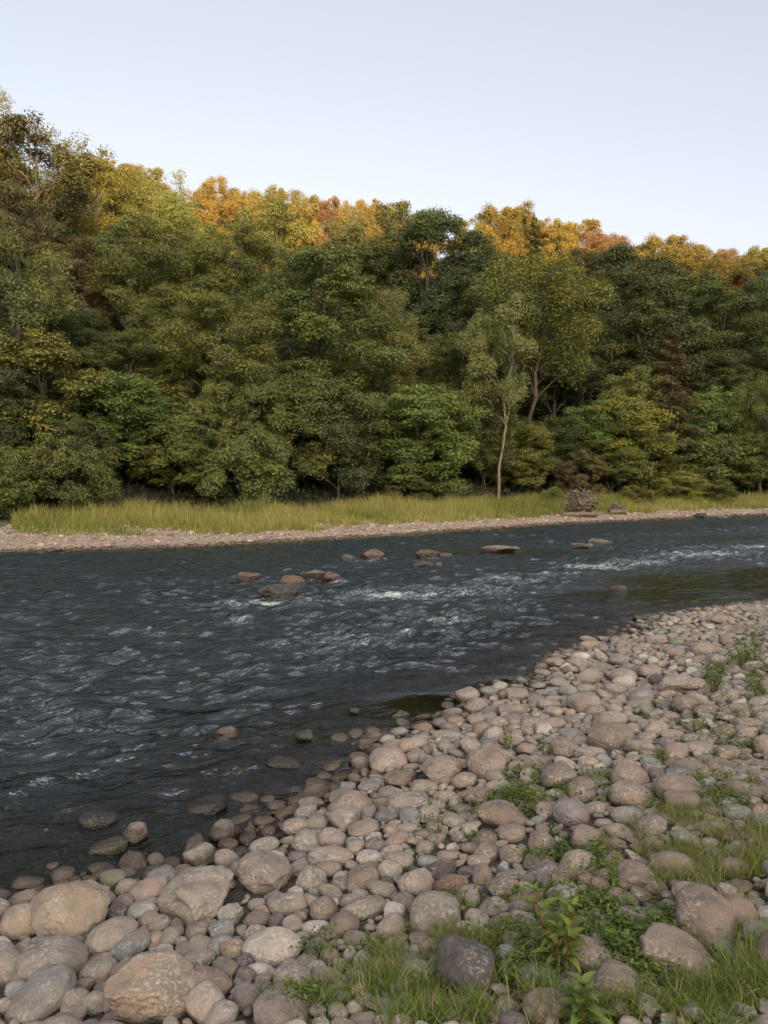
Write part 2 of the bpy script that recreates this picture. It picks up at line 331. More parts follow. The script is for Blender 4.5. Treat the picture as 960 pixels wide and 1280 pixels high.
# (px, py, w, h, tilt on picture, tone, angular, label)
L = [
(89,1135,90,70,25,'orange',.8,'large sandy boulder with orange underside at the water edge','sandy orange boulder at the water edge'),
(250,1115,98,74,22,'tan',1,'large pitted angular tan boulder leaning at the shoreline','pitted angular boulder at the shoreline'),
(331,1091,70,56,0,'tan',1,'blocky flat-topped tan boulder with a shaded front face','blocky flat-topped boulder'),
(189,1233,104,84,10,'orange',1,'largest blocky squarish tan boulder at the front left of the bank','largest square tan boulder'),
(65,1206,86,54,5,'tan',.2,'broad smooth tan boulder near the left front of the bank','broad smooth tan boulder'),
(54,1250,80,46,38,'grey',.2,'pointed grey boulder slanting up to the right, front left','pointed slanting grey boulder'),
(340,1184,74,42,3,'pale',.3,'long pale boulder with a speckled top among small cobbles','long pale speckled boulder'),
(366,1227,48,40,0,'tan',.4,'squarish tan stone at the left edge of the front grass','squarish stone by the front grass'),
(544,1142,64,54,-5,'tan',0,'big rounded tan boulder with pale flecks left of the dark round one','rounded pale-flecked boulder'),
(581,1211,74,74,0,'dark',0,'dark round boulder sunk into the front grass','dark round boulder in the front grass'),
(713,1013,50,46,-10,'purple',.3,'dark purple-grey boulder beside the weedy tuft','dark purple-grey boulder'),
(881,1147,76,66,-10,'brown',.1,'large rounded reddish-brown boulder on the right of the bank','large reddish-brown boulder'),
(842,1192,82,50,-20,'brown',.8,'low angular brown boulder half buried in weeds','low angular brown boulder'),
(771,1230,58,48,-25,'brown',.1,'smooth brown egg-shaped boulder behind the big-leaved weed','egg-shaped brown boulder'),
(552,958,56,46,0,'pink',.5,'squarish pink boulder with a flat face among pale cobbles','squarish pink boulder'),
(485,950,52,36,10,'pink',.2,'sloping pinkish boulder near the end of the dark pool','sloping pinkish boulder'),
(700,969,50,38,0,'brown',.1,'domed brown boulder just below the small leafy sprigs','domed brown boulder'),
(787,969,48,34,5,'brown',.1,'domed boulder cradling a sliver of stone at its foot','domed boulder right of the sprigs'),
(765,922,62,34,0,'brown',.1,'wide hump-backed boulder in the middle of the bank','wide hump-backed boulder'),
(730,877,46,34,5,'tan',.2,'tall tan boulder standing above the cobbles by the inlet','tall tan boulder by the inlet'),
(857,879,38,34,0,'brown',0,'round brown boulder with a shadowed block behind it','round brown boulder on the upper bank'),
(852,857,62,26,0,'tan',.9,'flat angular slab on the upper bank','flat angular slab'),
(630,1018,72,36,-5,'brown',.6,'long low brown boulder left of the weedy tuft','long low brown boulder'),
(847,985,62,36,0,'brown',.1,'broad brown boulder at the right of the bank above the grass','broad brown boulder'),
(677,1053,36,36,0,'brown',0,'round brown boulder below and left of the purple-grey boulder','round brown boulder below the weedy tuft'),
(840,1085,56,38,-10,'brown',.1,'broad smooth stone fringed by short grass','broad grass-fringed stone'),
]
NLAND = len(L)
S = []   # further stones: px, py, w, h, tilt, tone, angular
S += [(29,1152,52,50,35,'orange',.2),(12,1205,40,60,65,'tan',0),(95,1250,30,50,80,'tan',0),(140,1173,66,42,22,'tan',.3),(162,1185,54,30,35,'grey',.3),(123,1215,44,34,10,'tan',.3),(185,1115,50,30,25,'pink',.1),
(146,1138,28,30,0,'dark',.4),(140,1100,32,28,45,'green',.2),(158,1110,30,22,20,'pink',.2),(186,1150,28,24,20,'pink',.3),(198,1157,30,22,20,'tan',.2),(220,1156,19,18,0,'brown',0),(214,1079,28,20,15,'brown',.2),
(79,1091,27,26,10,'pink',.1),(36,1100,38,17,-10,'tan',.3),(77,1106,20,14,0,'pink',.1),(50,1178,28,14,0,'grey',0),(140,1258,20,22,-60,'grey',.1),(121,1252,28,40,80,'tan',.2),(143,1269,36,12,15,'brown',.4),(85,1275,44,24,15,'tan',.4),
(8,1255,22,50,70,'tan',.1),(193,1176,26,20,10,'pink',.1),(212,1172,26,22,0,'tan',.1),(232,1188,26,20,15,'tan',.1),(155,1124,15,11,0,'pale',.8),(128,1238,20,20,0,'brown',.1),
(330,1060,42,26,10,'tan',.1),(331,1025,31,14,-3,'pink',0),(310,1047,23,18,0,'brown',.1),(335,1039,21,16,30,'brown',.3),(370,1034,36,26,-5,'tan',.3),(396,1027,30,28,0,'tan',.3),(383,1052,40,34,-20,'tan',.8),
(413,1071,62,30,-8,'tan',.1),(372,1072,26,20,0,'purple',.1),(390,1097,40,34,-20,'tan',.4),(411,1087,35,24,0,'brown',.1),(427,1105,27,21,-20,'purple',.1),(454,1098,44,38,0,'brown',.2),(469,1055,28,24,10,'purple',.2),
(445,1057,28,22,10,'tan',.2),(415,1048,38,24,-10,'pink',.3),(455,1036,42,24,12,'pink',.1),(432,1022,40,38,0,'pink',.6),(430,995,40,30,-10,'pink',.9),(390,1006,36,22,0,'tan',.4),(346,1006,24,13,10,'pink',.2),
(359,1131,52,28,0,'tan',.2),(405,1134,35,40,-10,'brown',.2),(429,1154,42,28,10,'brown',.2),(455,1135,62,26,12,'tan',.3),(367,1155,30,27,-25,'tan',.8),(345,1150,24,19,30,'purple',.2),(320,1150,32,24,20,'brown',.2),
(289,1143,33,31,10,'pale',.5),(277,1164,32,26,0,'grey',.1),(291,1188,30,32,25,'orange',.1),(272,1184,38,22,40,'grey',.3),(250,1182,32,24,0,'tan',.1),(248,1163,32,22,5,'brown',.1),(309,1246,34,40,0,'purple',.1),(328,1238,24,28,0,'brown',.1),
(306,1219,24,21,30,'brown',.2),(280,1213,32,24,-35,'brown',.2),(395,1211,27,26,0,'pale',.3),(412,1194,23,23,20,'brown',.1),(260,1232,58,42,-25,'brown',.1),(258,1258,44,44,25,'tan',.1),(276,1272,44,30,40,'tan',.2),
(410,1167,24,20,-25,'brown',.3),(419,1180,26,12,12,'tan',.1),(445,1174,34,20,-15,'brown',.1),(469,1171,14,21,0,'brown',.1),(397,1180,22,18,20,'purple',.2),(455,1203,28,22,20,'pale',.7),(438,1219,20,14,0,'pale',.4),
(564,1106,46,28,8,'rust',.1),(550,1088,44,28,25,'dark',.5),(522,1102,40,48,-55,'pink',.3),(487,1088,30,36,-40,'tan',.3),(499,1077,38,24,-15,'tan',.3),(490,1160,38,32,-10,'tan',0),(493,1142,28,19,-15,'pale',.2),
(494,1186,34,24,15,'tan',.1),(524,1176,25,18,0,'tan',.1),(588,1163,36,19,0,'pale',.1),(512,1204,38,24,0,'grey',.2),(639,1043,38,26,5,'brown',0),(598,994,42,32,10,'brown',.4),(567,1026,32,26,-15,'tan',.3),(510,1004,58,30,0,'tan',.2),
(531,1060,24,21,0,'tan',.1),(609,1065,32,28,-20,'brown',.2),(639,1067,32,30,10,'brown',.1),(598,1077,31,17,-8,'tan',.1),(604,1094,32,24,40,'brown',.4),(617,1134,40,22,10,'grey',.3),(630,1110,42,28,15,'brown',.3),(656,1110,25,14,-5,'pale',.1),
(652,1155,36,28,-25,'tan',.2),(636,1195,34,36,-10,'grey',.3),(670,1222,52,36,10,'grey',.3),(684,1256,58,42,0,'brown',.1),(709,1238,42,28,0,'grey',.1),(646,1095,36,15,0,'tan',.3),(707,1122,46,30,20,'pale',.4),(511,1037,36,18,0,'tan',.2),
(490,1038,24,18,0,'tan',.1),(572,1046,20,18,0,'brown',.2),(586,1037,20,30,60,'tan',.4),
(922,1140,46,34,-30,'brown',.2),(795,1097,52,38,-15,'brown',.4),(765,1078,42,28,-10,'brown',.2),(777,1129,42,34,-25,'brown',.1),(800,1122,26,22,-20,'brown',.1),(751,1106,26,22,0,'brown',.1),(733,1049,38,38,-30,'brown',.3),(766,1058,36,24,-8,'brown',.4),
(785,1020,44,25,-3,'grey',0),(776,1042,40,18,-12,'tan',.1),(853,1004,46,30,-5,'brown',0),(818,1018,30,14,0,'tan',.2),(857,1052,38,24,-10,'grey',.1),(895,1038,54,16,-5,'brown',.1),(912,1046,34,16,0,'brown',0),(922,1088,48,26,5,'brown',.2),
(819,1111,32,20,0,'brown',.1),(735,1248,48,32,-10,'brown',.1),(810,1258,28,38,-15,'grey',.3),(916,1119,38,20,-25,'brown',.1),(950,1170,40,28,-5,'grey',.2),(935,990,62,24,-5,'brown',.3),(952,1027,26,20,10,'grey',.1),(880,1207,30,22,0,'grey',.5),
(905,1186,28,18,-10,'grey',.2),(837,1228,30,22,40,'dark',.8),(704,1044,14,12,0,'tan',.3),
(692,829,32,20,-15,'pink',.6),(677,835,22,16,-10,'brown',.2),(737,846,38,20,8,'tan',.1),(727,829,38,15,-5,'tan',.2),(752,835,36,14,-5,'tan',.2),(585,869,33,28,20,'tan',.1),(595,883,32,22,20,'tan',.1),(596,899,25,23,10,'pink',.1),
(612,865,28,16,-10,'grey',.2),(622,904,30,19,0,'pink',.1),(550,904,23,18,0,'purple',.1),(570,901,28,16,0,'brown',.3),(530,911,27,17,0,'brown',.1),(498,917,28,18,20,'grey',.2),(560,920,44,14,-3,'tan',.2),(765,899,40,20,5,'tan',.1),
(705,934,40,34,0,'brown',.3),(735,952,28,20,0,'tan',.1),(520,944,28,22,10,'tan',.2),(610,952,50,42,45,'pink',.3),(780,845,36,22,0,'pink',.1),(812,840,32,20,0,'pink',.2),(880,812,34,20,0,'pink',.2),(910,942,32,18,0,'brown',.1),
(865,960,48,18,-3,'brown',.3),(882,889,28,18,0,'brown',.1),(920,867,38,12,0,'brown',.1),(647,869,32,20,0,'pink',.2),(640,888,40,20,-10,'pink',.2),(665,905,34,22,10,'pink',.2),(560,878,20,14,0,'grey',.2),(445,912,24,18,10,'pink',.1),(466,912,22,18,-10,'pink',.1),(424,916,26,18,0,'grey',.1),
(456,930,24,18,0,'brown',.2),(448,946,26,20,30,'tan',.2),(530,985,40,22,0,'tan',.2),(580,975,34,24,20,'pink',.2),(690,905,40,18,0,'pink',.2),(800,880,34,18,0,'tan',.2),(640,925,36,20,0,'tan',.2),(935,905,38,16,0,'brown',.3),(905,915,30,16,0,'brown',.2),
(893,1016,30,14,5,'brown',.3),(930,965,38,14,15,'grey',.4),(820,800,30,14,0,'pink',.1),(850,790,26,12,0,'pink',.1),(800,772,20,8,0,'brown',.1),(905,775,34,13,0,'pink',.1),(940,762,30,9,0,'pink',.1),(842,815,30,16,0,'tan',.1),(770,862,34,15,0,'pink',.1),(700,855,30,14,0,'tan',.1)]
# stones standing in the river
WET = [(283,921,28,24,0,'brown',.1,'round brown stone alone in the river'),(169,1039,27,27,40,'pink',.2,'pink upright stone in shallow water left of the bank'),
(281,1035,33,28,0,'tan',.1,'round tan stone with wet dark foot just off the bank'),(135,1056,40,18,8,'green',.1,'flat dark green wet stone beside the pink upright one'),
(125,1018,44,20,0,'dark',.1,'low wet dark stone barely breaking the river surface'),(258,1004,46,22,10,'dark',.2,'flat wet dark stone awash near the bank'),(355,951,40,12,-10,'dark',.1,'flat wet stone awash near the dark pool'),
(380,920,20,12,0,'grey',.1,'small grey stone off the cobble point'),(443,889,12,10,0,'grey',.1,'tiny grey stone in the river above the cobble point'),(425,970,24,14,20,'green',.2,'greenish wet stone in the narrow dark channel'),
(350,740,48,24,-8,'dark',.6,'black wet rock with white water pouring past it'),(367,727,34,24,-25,'rust',1,'pointed red-brown rock right behind the black wet rock'),(416,721,28,17,-5,'rust',1,'squat red-brown rock rightmost in the midstream cluster'),
(312,720,30,19,15,'rust',1,'red-brown rock at the left end of the midstream cluster'),(293,726,20,9,10,'dark',.4,'dark wet rock touching the leftmost red-brown rock'),(393,718,36,12,0,'brown',.9,'low brown rock in the middle of the midstream cluster'),(377,717,14,9,0,'brown',.5,'small brown rock behind the pointed one'),
(464,693,30,20,-8,'rust',1,'blocky orange-brown rock far out near the gravel bar'),(439,698,24,11,0,'brown',.9,'low brown rock touching the blocky orange-brown rock'),(536,692,30,15,0,'rust',.9,'humped red-brown rock with white pebble beside it'),(557,694,20,7,0,'pink',.3,'flat pinkish rock right of the humped red-brown rock'),
(548,705,9,5,0,'pale',.3,'small white stone in front of the humped red-brown rock'),(528,706,26,4,0,'pink',.3,'thin flat pinkish rock left of the small white stone'),(622,688,44,6,0,'pink',.7,'long low pinkish rock shelf in the far channel'),(645,685,10,6,0,'pale',.3,'pale knob at the right end of the long rock shelf'),
(727,683,26,8,0,'brown',.4,'low brown rock in the far channel below the stump'),(750,679,28,7,0,'brown',.4,'flat brown rock right of the other far channel rock'),(737,681,8,8,0,'pale',.3,'small pale rock between two far channel rocks'),
(875,645,16,7,0,'dark',.4,'dark rock on the far waterline right of the stump'),(903,647,14,5,0,'pink',.3,'pale flat rock by the far waterline'),(772,735,20,6,0,'brown',.2,'small wet rock off the upper end of the cobbles')]

placed = []      # (x, y, r)
def stone_geom(px, py, w, h, th, inwater=False):
    p = groundw(px, py + h * .28)
    dist = np.linalg.norm(p - EYE); phi = math.asin((EYE[2] - p[2]) / dist); sp = max(math.sin(phi), .16)
    major, minor = w, h
    a = major / FPX * dist / 2
    k = math.sqrt(math.sin(phi) ** 2 + .36 * math.cos(phi) ** 2)
    b = minor / FPX * dist / 2 / k; b = min(max(b, .5 * a), 1.15 * a) if not inwater else min(max(b, .6 * a), 1.0 * a)
    c = .62 * min(b, a)
    if minor / FPX * dist / 2 > c * 1.0: c = min(max(c, minor / FPX * dist / 2 * .8), .85 * a)
    if inwater: c = min(c, 1.0 * h / FPX * dist)
    return p, a, b, c, th
def place_stone(px, py, w, h, th, tone, ang, label, big, i, inwater=False, cat='stone', name='stone'):
    p, a, b, c, th = stone_geom(px, py, w, h, th, inwater)
    r = np.random.default_rng(3000 + i)
    if big:
        sv, sf = stone_shape(500 + i, 6, 1.5 if inwater and py < 760 and ang > .35 else ang); me = make_mesh('stone_shape', sv, sf, 3); me.materials.append(M_WET if inwater and py < 960 else M_STONE)
    else: me = PROTO[int(r.integers(0, 11))] if ang < .4 else PROTO[int(r.integers(11, NPR))]
    o = obj(name, me)
    q = .88 if not inwater else 1.06
    o.scale = (a * q, b * q, c * q)
    yaw = R(th) * 1.0 + math.atan2(-p[0], p[1]) * 1.0
    o.rotation_euler = Euler((r.normal(0, .10), -R(th) * .55 + r.normal(0, .06), yaw))
    gz = float(height(p[0], p[1])); cz = (gz if not inwater else max(gz, -.2 * c)) + c * (.48 if not inwater else (1.0 if 760 < py < 950 else .55 if (py > 760 and tone not in ('dark', 'green')) else .25 if py > 760 else .5))
    cy = p[1] + (0 if inwater else 0)
    o.location = (p[0], cy, cz)
    t = np.array(TONE[tone]) * (1 + r.normal(0, .07)) * (.7 if inwater and tone not in ('dark', 'pale') else .6 if inwater and tone == 'dark' else 1)
    o.color = (*t, 1)
    placed.append((p[0], p[1], (a + b) / 2))
    return o, p
STONES = []
i = 0
for row in L:
    o, p = place_stone(*row[:7], row[7], True, i, name='boulder'); tag(o, row[7], 'boulder', 'boulders and cobbles on the near bank'); STONES.append((o, row[0], row[1], row[5])); i += 1
LAND = [(r[0], r[1], r[8]) for r in L]
ind = []
for row in S:
    o, p = place_stone(*row, '', False, i, name='cobble'); ind.append((o, row[0], row[1], row[2], row[3], row[5])); i += 1
for row in WET:
    far = row[1] < 760
    o, p = place_stone(*row[:7], row[7], True, i, True, name='river_rock'); tag(o, row[7], 'rock', 'rocks standing in the river'); i += 1

# random infill, large to small
def pix(P):
    P = np.asarray(P) - EYE; f_ = P[..., 1] * math.cos(PITCH) - P[..., 2] * math.sin(PITCH); u_ = P[..., 1] * math.sin(PITCH) + P[..., 2] * math.cos(PITCH)
    return CX + FPX * P[..., 0] / f_, CY - FPX * u_ / f_
cell = {}; CS = .3
def put(x, y, r):
    cell.setdefault((int(math.floor(x / CS)), int(math.floor(y / CS))), []).append((x, y, r))
for q in placed: put(*q)
def free(x, y, r, k):
    cx_, cy_ = int(math.floor(x / CS)), int(math.floor(y / CS))
    for a in (-1, 0, 1):
        for b in (-1, 0, 1):
            for (qx, qy, qr) in cell.get((cx_ + a, cy_ + b), ()):
                if (qx - x) ** 2 + (qy - y) ** 2 < (k * (qr + r)) ** 2: return False
    return True
# where plants take the place of stones: (px, py, rx, ry, density, kind)
PATCH = [(505,1245,105,38,1,'long'),(430,1268,55,22,1,'long'),(640,1262,120,26,.8,'long'),(915,1240,90,48,1,'long'),(960,1190,45,30,.7,'long'),(570,1188,75,16,.75,'dry'),(520,1196,40,16,.6,'dry'),
(850,1030,48,20,.8,'dry'),(885,1070,55,22,1,'dry'),(945,1080,35,45,.8,'dry'),(860,1108,60,16,.9,'dry'),(815,1065,30,16,.5,'dry'),(800,1195,70,36,.7,'weed'),(735,1180,60,44,.7,'weed'),(690,1215,60,30,.6,'weed'),
(658,1000,46,24,.9,'weed'),(648,975,26,12,.6,'weed'),(440,1190,55,12,.6,'weed'),(372,1262,40,14,.4,'weed'),(630,1142,50,18,.5,'weed'),(745,1082,34,26,.6,'weed'),(700,1062,20,22,.7,'weed'),(890,852,22,22,.9,'weed'),(932,822,36,20,.95,'weed'),(945,800,28,14,.7,'weed'),(955,845,30,14,.8,'weed'),(900,840,30,12,.6,'weed'),
(868,905,26,12,.6,'weed'),(950,870,22,10,.7,'weed'),(830,942,50,14,.35,'weed'),(720,990,50,18,.3,'weed'),(900,975,60,18,.4,'dry'),(920,1000,40,20,.4,'weed'),(760,985,36,14,.4,'weed'),(545,1040,26,16,.2,'weed'),(600,1015,40,14,.3,'weed'),(535,1010,16,18,.3,'weed'),(930,940,36,14,.35,'weed'),(820,890,30,12,.2,'weed'),(880,1000,30,14,.4,'weed'),
(590,1270,120,16,1,'long'),(780,1270,60,14,.5,'long'),(860,1180,30,18,.5,'weed'),(940,862,26,14,.5,'weed'),(905,925,30,10,.4,'weed'),(860,990,26,12,.4,'weed'),(830,1012,30,10,.4,'weed'),(600,1062,24,8,.25,'weed'),(660,1085,24,10,.4,'weed'),(565,1135,30,10,.3,'weed'),(695,1130,30,14,.5,'weed'),(915,900,30,8,.4,'dry'),(800,1040,26,10,.4,'dry'),(760,1140,26,14,.5,'weed'),(620,1180,40,12,.6,'weed'),(470,1215,60,16,.7,'dry')]
def patch_density(px, py, kinds=('long', 'dry', 'weed')):
    r = 0
    for (a, b, rx, ry, d, k) in PATCH:
        if k in kinds: r = max(r, d * math.exp(-(((px - a) / rx) ** 2 + ((py - b) / ry) ** 2) * 1.1))
    return r
gm_ = bpy.data.objects['ground'].data; V_ = np.stack([X0, Y0, Z0], -1); ppx, ppy = pix(np.where(V_[..., 1:2] > .8, V_, 1e3)); pdn = np.zeros(X0.shape)
for (a, b, rx, ry, d, k) in PATCH: pdn = np.maximum(pdn, d * np.exp(-(((ppx - a) / rx) ** 2 + ((ppy - b) / ry) ** 2) * 1.0))
pdn = np.clip(pdn * 1.6 + .25 * fbm(X0 * 6, Y0 * 6, 2.2) * (pdn > .1), 0, 1) * (Y0 < 20); gc = gc0 * (1 - pdn[..., None]) + np.array((.055, .06, .025)) * pdn[..., None]
c4 = np.ones((gc.size // 3, 4), np.float32); c4[:, :3] = gc.reshape(-1, 3); gm_.attributes['gcol'].data.foreach_set('color', c4.ravel())
fill = []
def cand(n):
    y = rng.uniform(1.9, 17.5, n * 3) if False else 1.9 + 17 * rng.random(n * 3) ** 1.5
    x = rng.uniform(-.56, .56, n * 3) * (y + .6)
    s, v, w = vw(x, y); ok = (v < 1.7) & (v > -9)
    return x[ok], y[ok]
classes = [(.105, .13, 60, .92), (.075, .105, 1200, .90), (.055, .075, 5000, .88), (.038, .055, 14000, .86), (.026, .038, 17000, .87), (.016, .026, 15000, .88)]
for (r0, r1, n, k) in classes:
    xs, ys = cand(n)
    rr = rng.uniform(r0, r1, len(xs)); _, vv, _ = vw(xs, ys); hz = height(xs, ys)
    pxs, pys = pix(np.stack([xs, ys, hz], -1))
    for x, y, r, v, z, px, py in zip(xs, ys, rr, vv, hz, pxs, pys):
        if py < 740 or py > 1330 or px < -60 or px > 1020: continue
        if px < 310 and v > -.12 and rng.random() < .8: continue
        if v > -.02 and ((r > .055 and (v > 1.0 or rng.random() < .8)) or (r <= .055 and rng.random() < .5 + v * 1.2)): continue
        if r < .026 and y > 5.5: continue
        if r < .038 and y > 10: continue
        pd = patch_density(px, py)
        if (r > .06 and pd > .55) or (r > .045 and py > 1235 and px > 370): continue
        if r > .09 and (py < 860 and px > 780): continue
        if free(x, y, r, k): put(x, y, r); fill.append((x, y, z, r, v, px, py))
print('fill stones', len(fill))
tones = ['tan', 'pink', 'grey', 'pale', 'brown', 'purple', 'dark', 'green', 'orange']
def tonepick(px, py):
    lower_right = sstep(560, 900, px) * sstep(940, 1150, py)  # shifts the tone mix towards brown and grey at lower right
    w = np.array([.36, .28, .10, .08, .10, .05, .015, .01, .03]) * (1 - lower_right) + np.array([.22, .08, .22, .04, .34, .08, .01, .01, .02]) * lower_right
    return tones[rng.choice(9, p=w / w.sum())]
for q in range(len(fill)):
    x, y, z, r, v, px, py = fill[q]
    tn = tonepick(px, py); ang = rng.random() < .5; a = r * rng.uniform(1.0, 1.38); b = r * rng.uniform(.78, 1.02); c = r * rng.uniform(.38, .72)
    pi = int(rng.integers(11, NPR)) if ang else int(rng.integers(0, 11))
    rot = Euler((rng.normal(0, .16), rng.normal(0, .2), rng.uniform(0, 6.28)))
    cz = z + c * (rng.uniform(.3, .6) if v < 0 else rng.uniform(-.2, .5)) + (.012 if r < .04 and v < 0 else 0)
    fill[q] = dict(p=(x, y, cz), s=(a, b, c), rot=rot, tone=tn, pi=pi, px=px, py=py, r=r, size=r / y, v=v, col=np.array(TONE[tn]) * (1 + rng.normal(0, .09)))
inview = [q for q in fill if 0 < q['px'] < 960 and q['py'] < 1275 and q['v'] < .3]
inview.sort(key=lambda q: -q['size'])
nind = max(0, 296 - len(L) - len(S)); top = inview[:nind]; topid = {id(q) for q in top}
for q in top:
    o = obj('cobble', PROTO[q['pi']]); o.location = q['p']; o.scale = q['s']; o.rotation_euler = q['rot']; o.color = (*q['col'], 1)
    ind.append((o, q['px'], q['py'], q['r'] * 2 / q['p'][1] * FPX, q['r'] * 1.4 / q['p'][1] * FPX, q['tone']))
# labels: size + tone + shape word, direction and nearest landmark boulder
ordw = ['', 'second ', 'third ', 'fourth ', 'fifth ', 'sixth ', 'seventh ', 'eighth ', 'ninth ']
cnt = {}
lab = []
for (o, px, py, w, h, tone) in ind:
    ds = [(math.hypot((px - a) * .8, (py - b)), k) for k, (a, b, c_) in enumerate(LAND)]; dd, k = min(ds)
    dx, dy = px - LAND[k][0], py - LAND[k][1]
    dr = ('right of' if dx > 0 else 'left of') if abs(dx) > abs(dy) * 1.2 else ('in front of' if dy > 0 else 'behind')
    sz = 'big' if w > 45 else 'medium' if w > 30 else 'small' if w > 20 else 'tiny'
    shp = 'flat' if h < w * .55 else 'upright' if h > w * 1.0 else 'rounded'
    if px < 460 and h and py < 1110 and px < 420 and False: pass
    key = (sz, TW[tone], shp, dr, k); lab.append((dd, key, o))
for dd, key, o in sorted(lab, key=lambda e: e[0]):
    n = cnt.get(key, 0); cnt[key] = n + 1
    wd = ordw[min(n, 8)]
    base = f"{key[0]} {key[1]} {key[2]} cobble {key[3]} the {LAND[key[4]][2]}"
    tag(o, (wd + base + (' further off' if n and len(base.split()) < 14 else '')), 'cobble', 'boulders and cobbles on the near bank')
def merge_stones(lst, name, mat, label, cat, lod):
    vs, fs_, cs, rs = [], [], [], []; off = 0
    for q in lst:
        n = lod(q); P = LOW[n][q['pi']] * np.array(q['s']); M = np.array(q['rot'].to_matrix()); P = P @ M.T + np.array(q['p'])
        f = ICO[n][1]; vs.append(P); fs_.append(f + off); off += len(P); cs.append(np.tile(q['col'], (len(f), 1))); rs.append(np.full(len(f), rng.random()))
    me = make_mesh(name, np.concatenate(vs), np.concatenate(fs_), 3, {'scol': ('FACE', np.concatenate(cs)), 'srnd': ('FACE', np.concatenate(rs))})
    return tag(obj(name, me, mat), label, cat, kind='stuff')
rest = [q for q in fill if id(q) not in topid]
merge_stones(rest, 'small_cobbles', M_STONES, 'small rounded tan and grey cobbles filling the near river bank', 'cobbles', lambda q: 3 if q['size'] > .008 else 2)
# far gravel bar
far = []
for _ in range(24000):
    s = rng.uniform(-12, 58); tf = np.interp(s, FS[:, 0], FS[:, 1]); w = rng.uniform(-.25, 5.4) ; t = tf + w
    x = s * U[0] + t * N2[0]; y = s * U[1] + t * N2[1]; r = rng.uniform(.02, .05) if rng.random() < .96 else rng.uniform(.06, .13)
    tn = rng.choice(['tan', 'pink', 'pale', 'grey', 'brown'], p=[.38, .3, .14, .1, .08])
    far.append(dict(p=(x, y, float(height(x, y)) + r * .25), s=(r * 1.2, r, r * .6), rot=Euler((0, rng.normal(0, .2), rng.uniform(0, 6.28))), tone=tn, pi=int(rng.integers(0, NPR)), size=0, col=np.array(TONE[tn]) * np.array([1.25, 1.12, 1.02]) * (1 + rng.normal(0, .12))))
merge_stones(far, 'gravel', M_STONES, 'pinkish pale gravel lying along the far river bank', 'gravel', lambda q: 1 if q['s'][1] < .08 else 2)

# ------------------------------------------------------------------ tubes
def tube(paths, seg=7):
    vs, fs_ = [], []; off = 0
    for pts, rad in paths:
        pts = np.asarray(pts, float); n = len(pts)
        tan = np.gradient(pts, axis=0); tan /= np.linalg.norm(tan, axis=1)[:, None] + 1e-9
        ref = np.array([0.3, .9, .2]) if abs(tan[0][2]) > .7 else np.array([0, 0, 1.0])
        a = np.cross(tan, ref); a /= np.linalg.norm(a, axis=1)[:, None] + 1e-9; b = np.cross(tan, a)
        th = np.arange(seg) / seg * 2 * math.pi
        ring = pts[:, None] + np.asarray(rad)[:, None, None] * (np.cos(th)[None, :, None] * a[:, None] + np.sin(th)[None, :, None] * b[:, None])
        vs.append(ring.reshape(-1, 3)); i_ = np.arange(n * seg).reshape(n, seg) + off
        f = np.stack([i_[:-1], np.roll(i_[:-1], -1, 1), np.roll(i_[1:], -1, 1), i_[1:]], -1).reshape(-1, 4); fs_.append(f); off += n * seg
    return np.concatenate(vs), np.concatenate(fs_)
def limb(r, p0, p1, r0, r1, n=7, wob=.12, sag=0.0):
    t = np.linspace(0, 1, n)[:, None]; p0 = np.asarray(p0, float); p1 = np.asarray(p1, float); ln = np.linalg.norm(p1 - p0)
    pts = p0 * (1 - t) + p1 * t; w = r.normal(0, wob * ln * .25, (n, 3)); w[0] = 0; w[-1] = 0
    pts = pts + w * np.sin(t * math.pi); pts[:, 2] += (np.sin(t[:, 0] * math.pi)) * sag * ln
    return pts, r0 + (r1 - r0) * np.linspace(0, 1, n) ** .8

# ------------------------------------------------------------------ leaves
def leaf_quads(C, Nn, ln, wd, r, tint, fold=.25, droop=None):
    n = len(C); Nn = Nn / (np.linalg.norm(Nn, axis=1)[:, None] + 1e-9)
    a = r.normal(size=(n, 3));
    if droop is not None: a = a * .7 + droop
    a -= (a * Nn).sum(1)[:, None] * Nn; a /= np.linalg.norm(a, axis=1)[:, None] + 1e-9; b = np.cross(Nn, a)
    L_ = ln * r.uniform(.65, 1.3, n)[:, None]; W_ = wd * r.uniform(.7, 1.25, n)[:, None]
    v = np.stack([C - a * L_ * .5, C + b * W_ * .5 + Nn * W_ * fold - a * L_ * .05, C + a * L_ * .5, C - b * W_ * .5 + Nn * W_ * fold - a * L_ * .05], 1).reshape(-1, 3)
    f = np.arange(n * 4).reshape(n, 4); return v, f, tint
def unit(r, n):
    d = r.normal(size=(n, 3)); return d / np.linalg.norm(d, axis=1)[:, None]
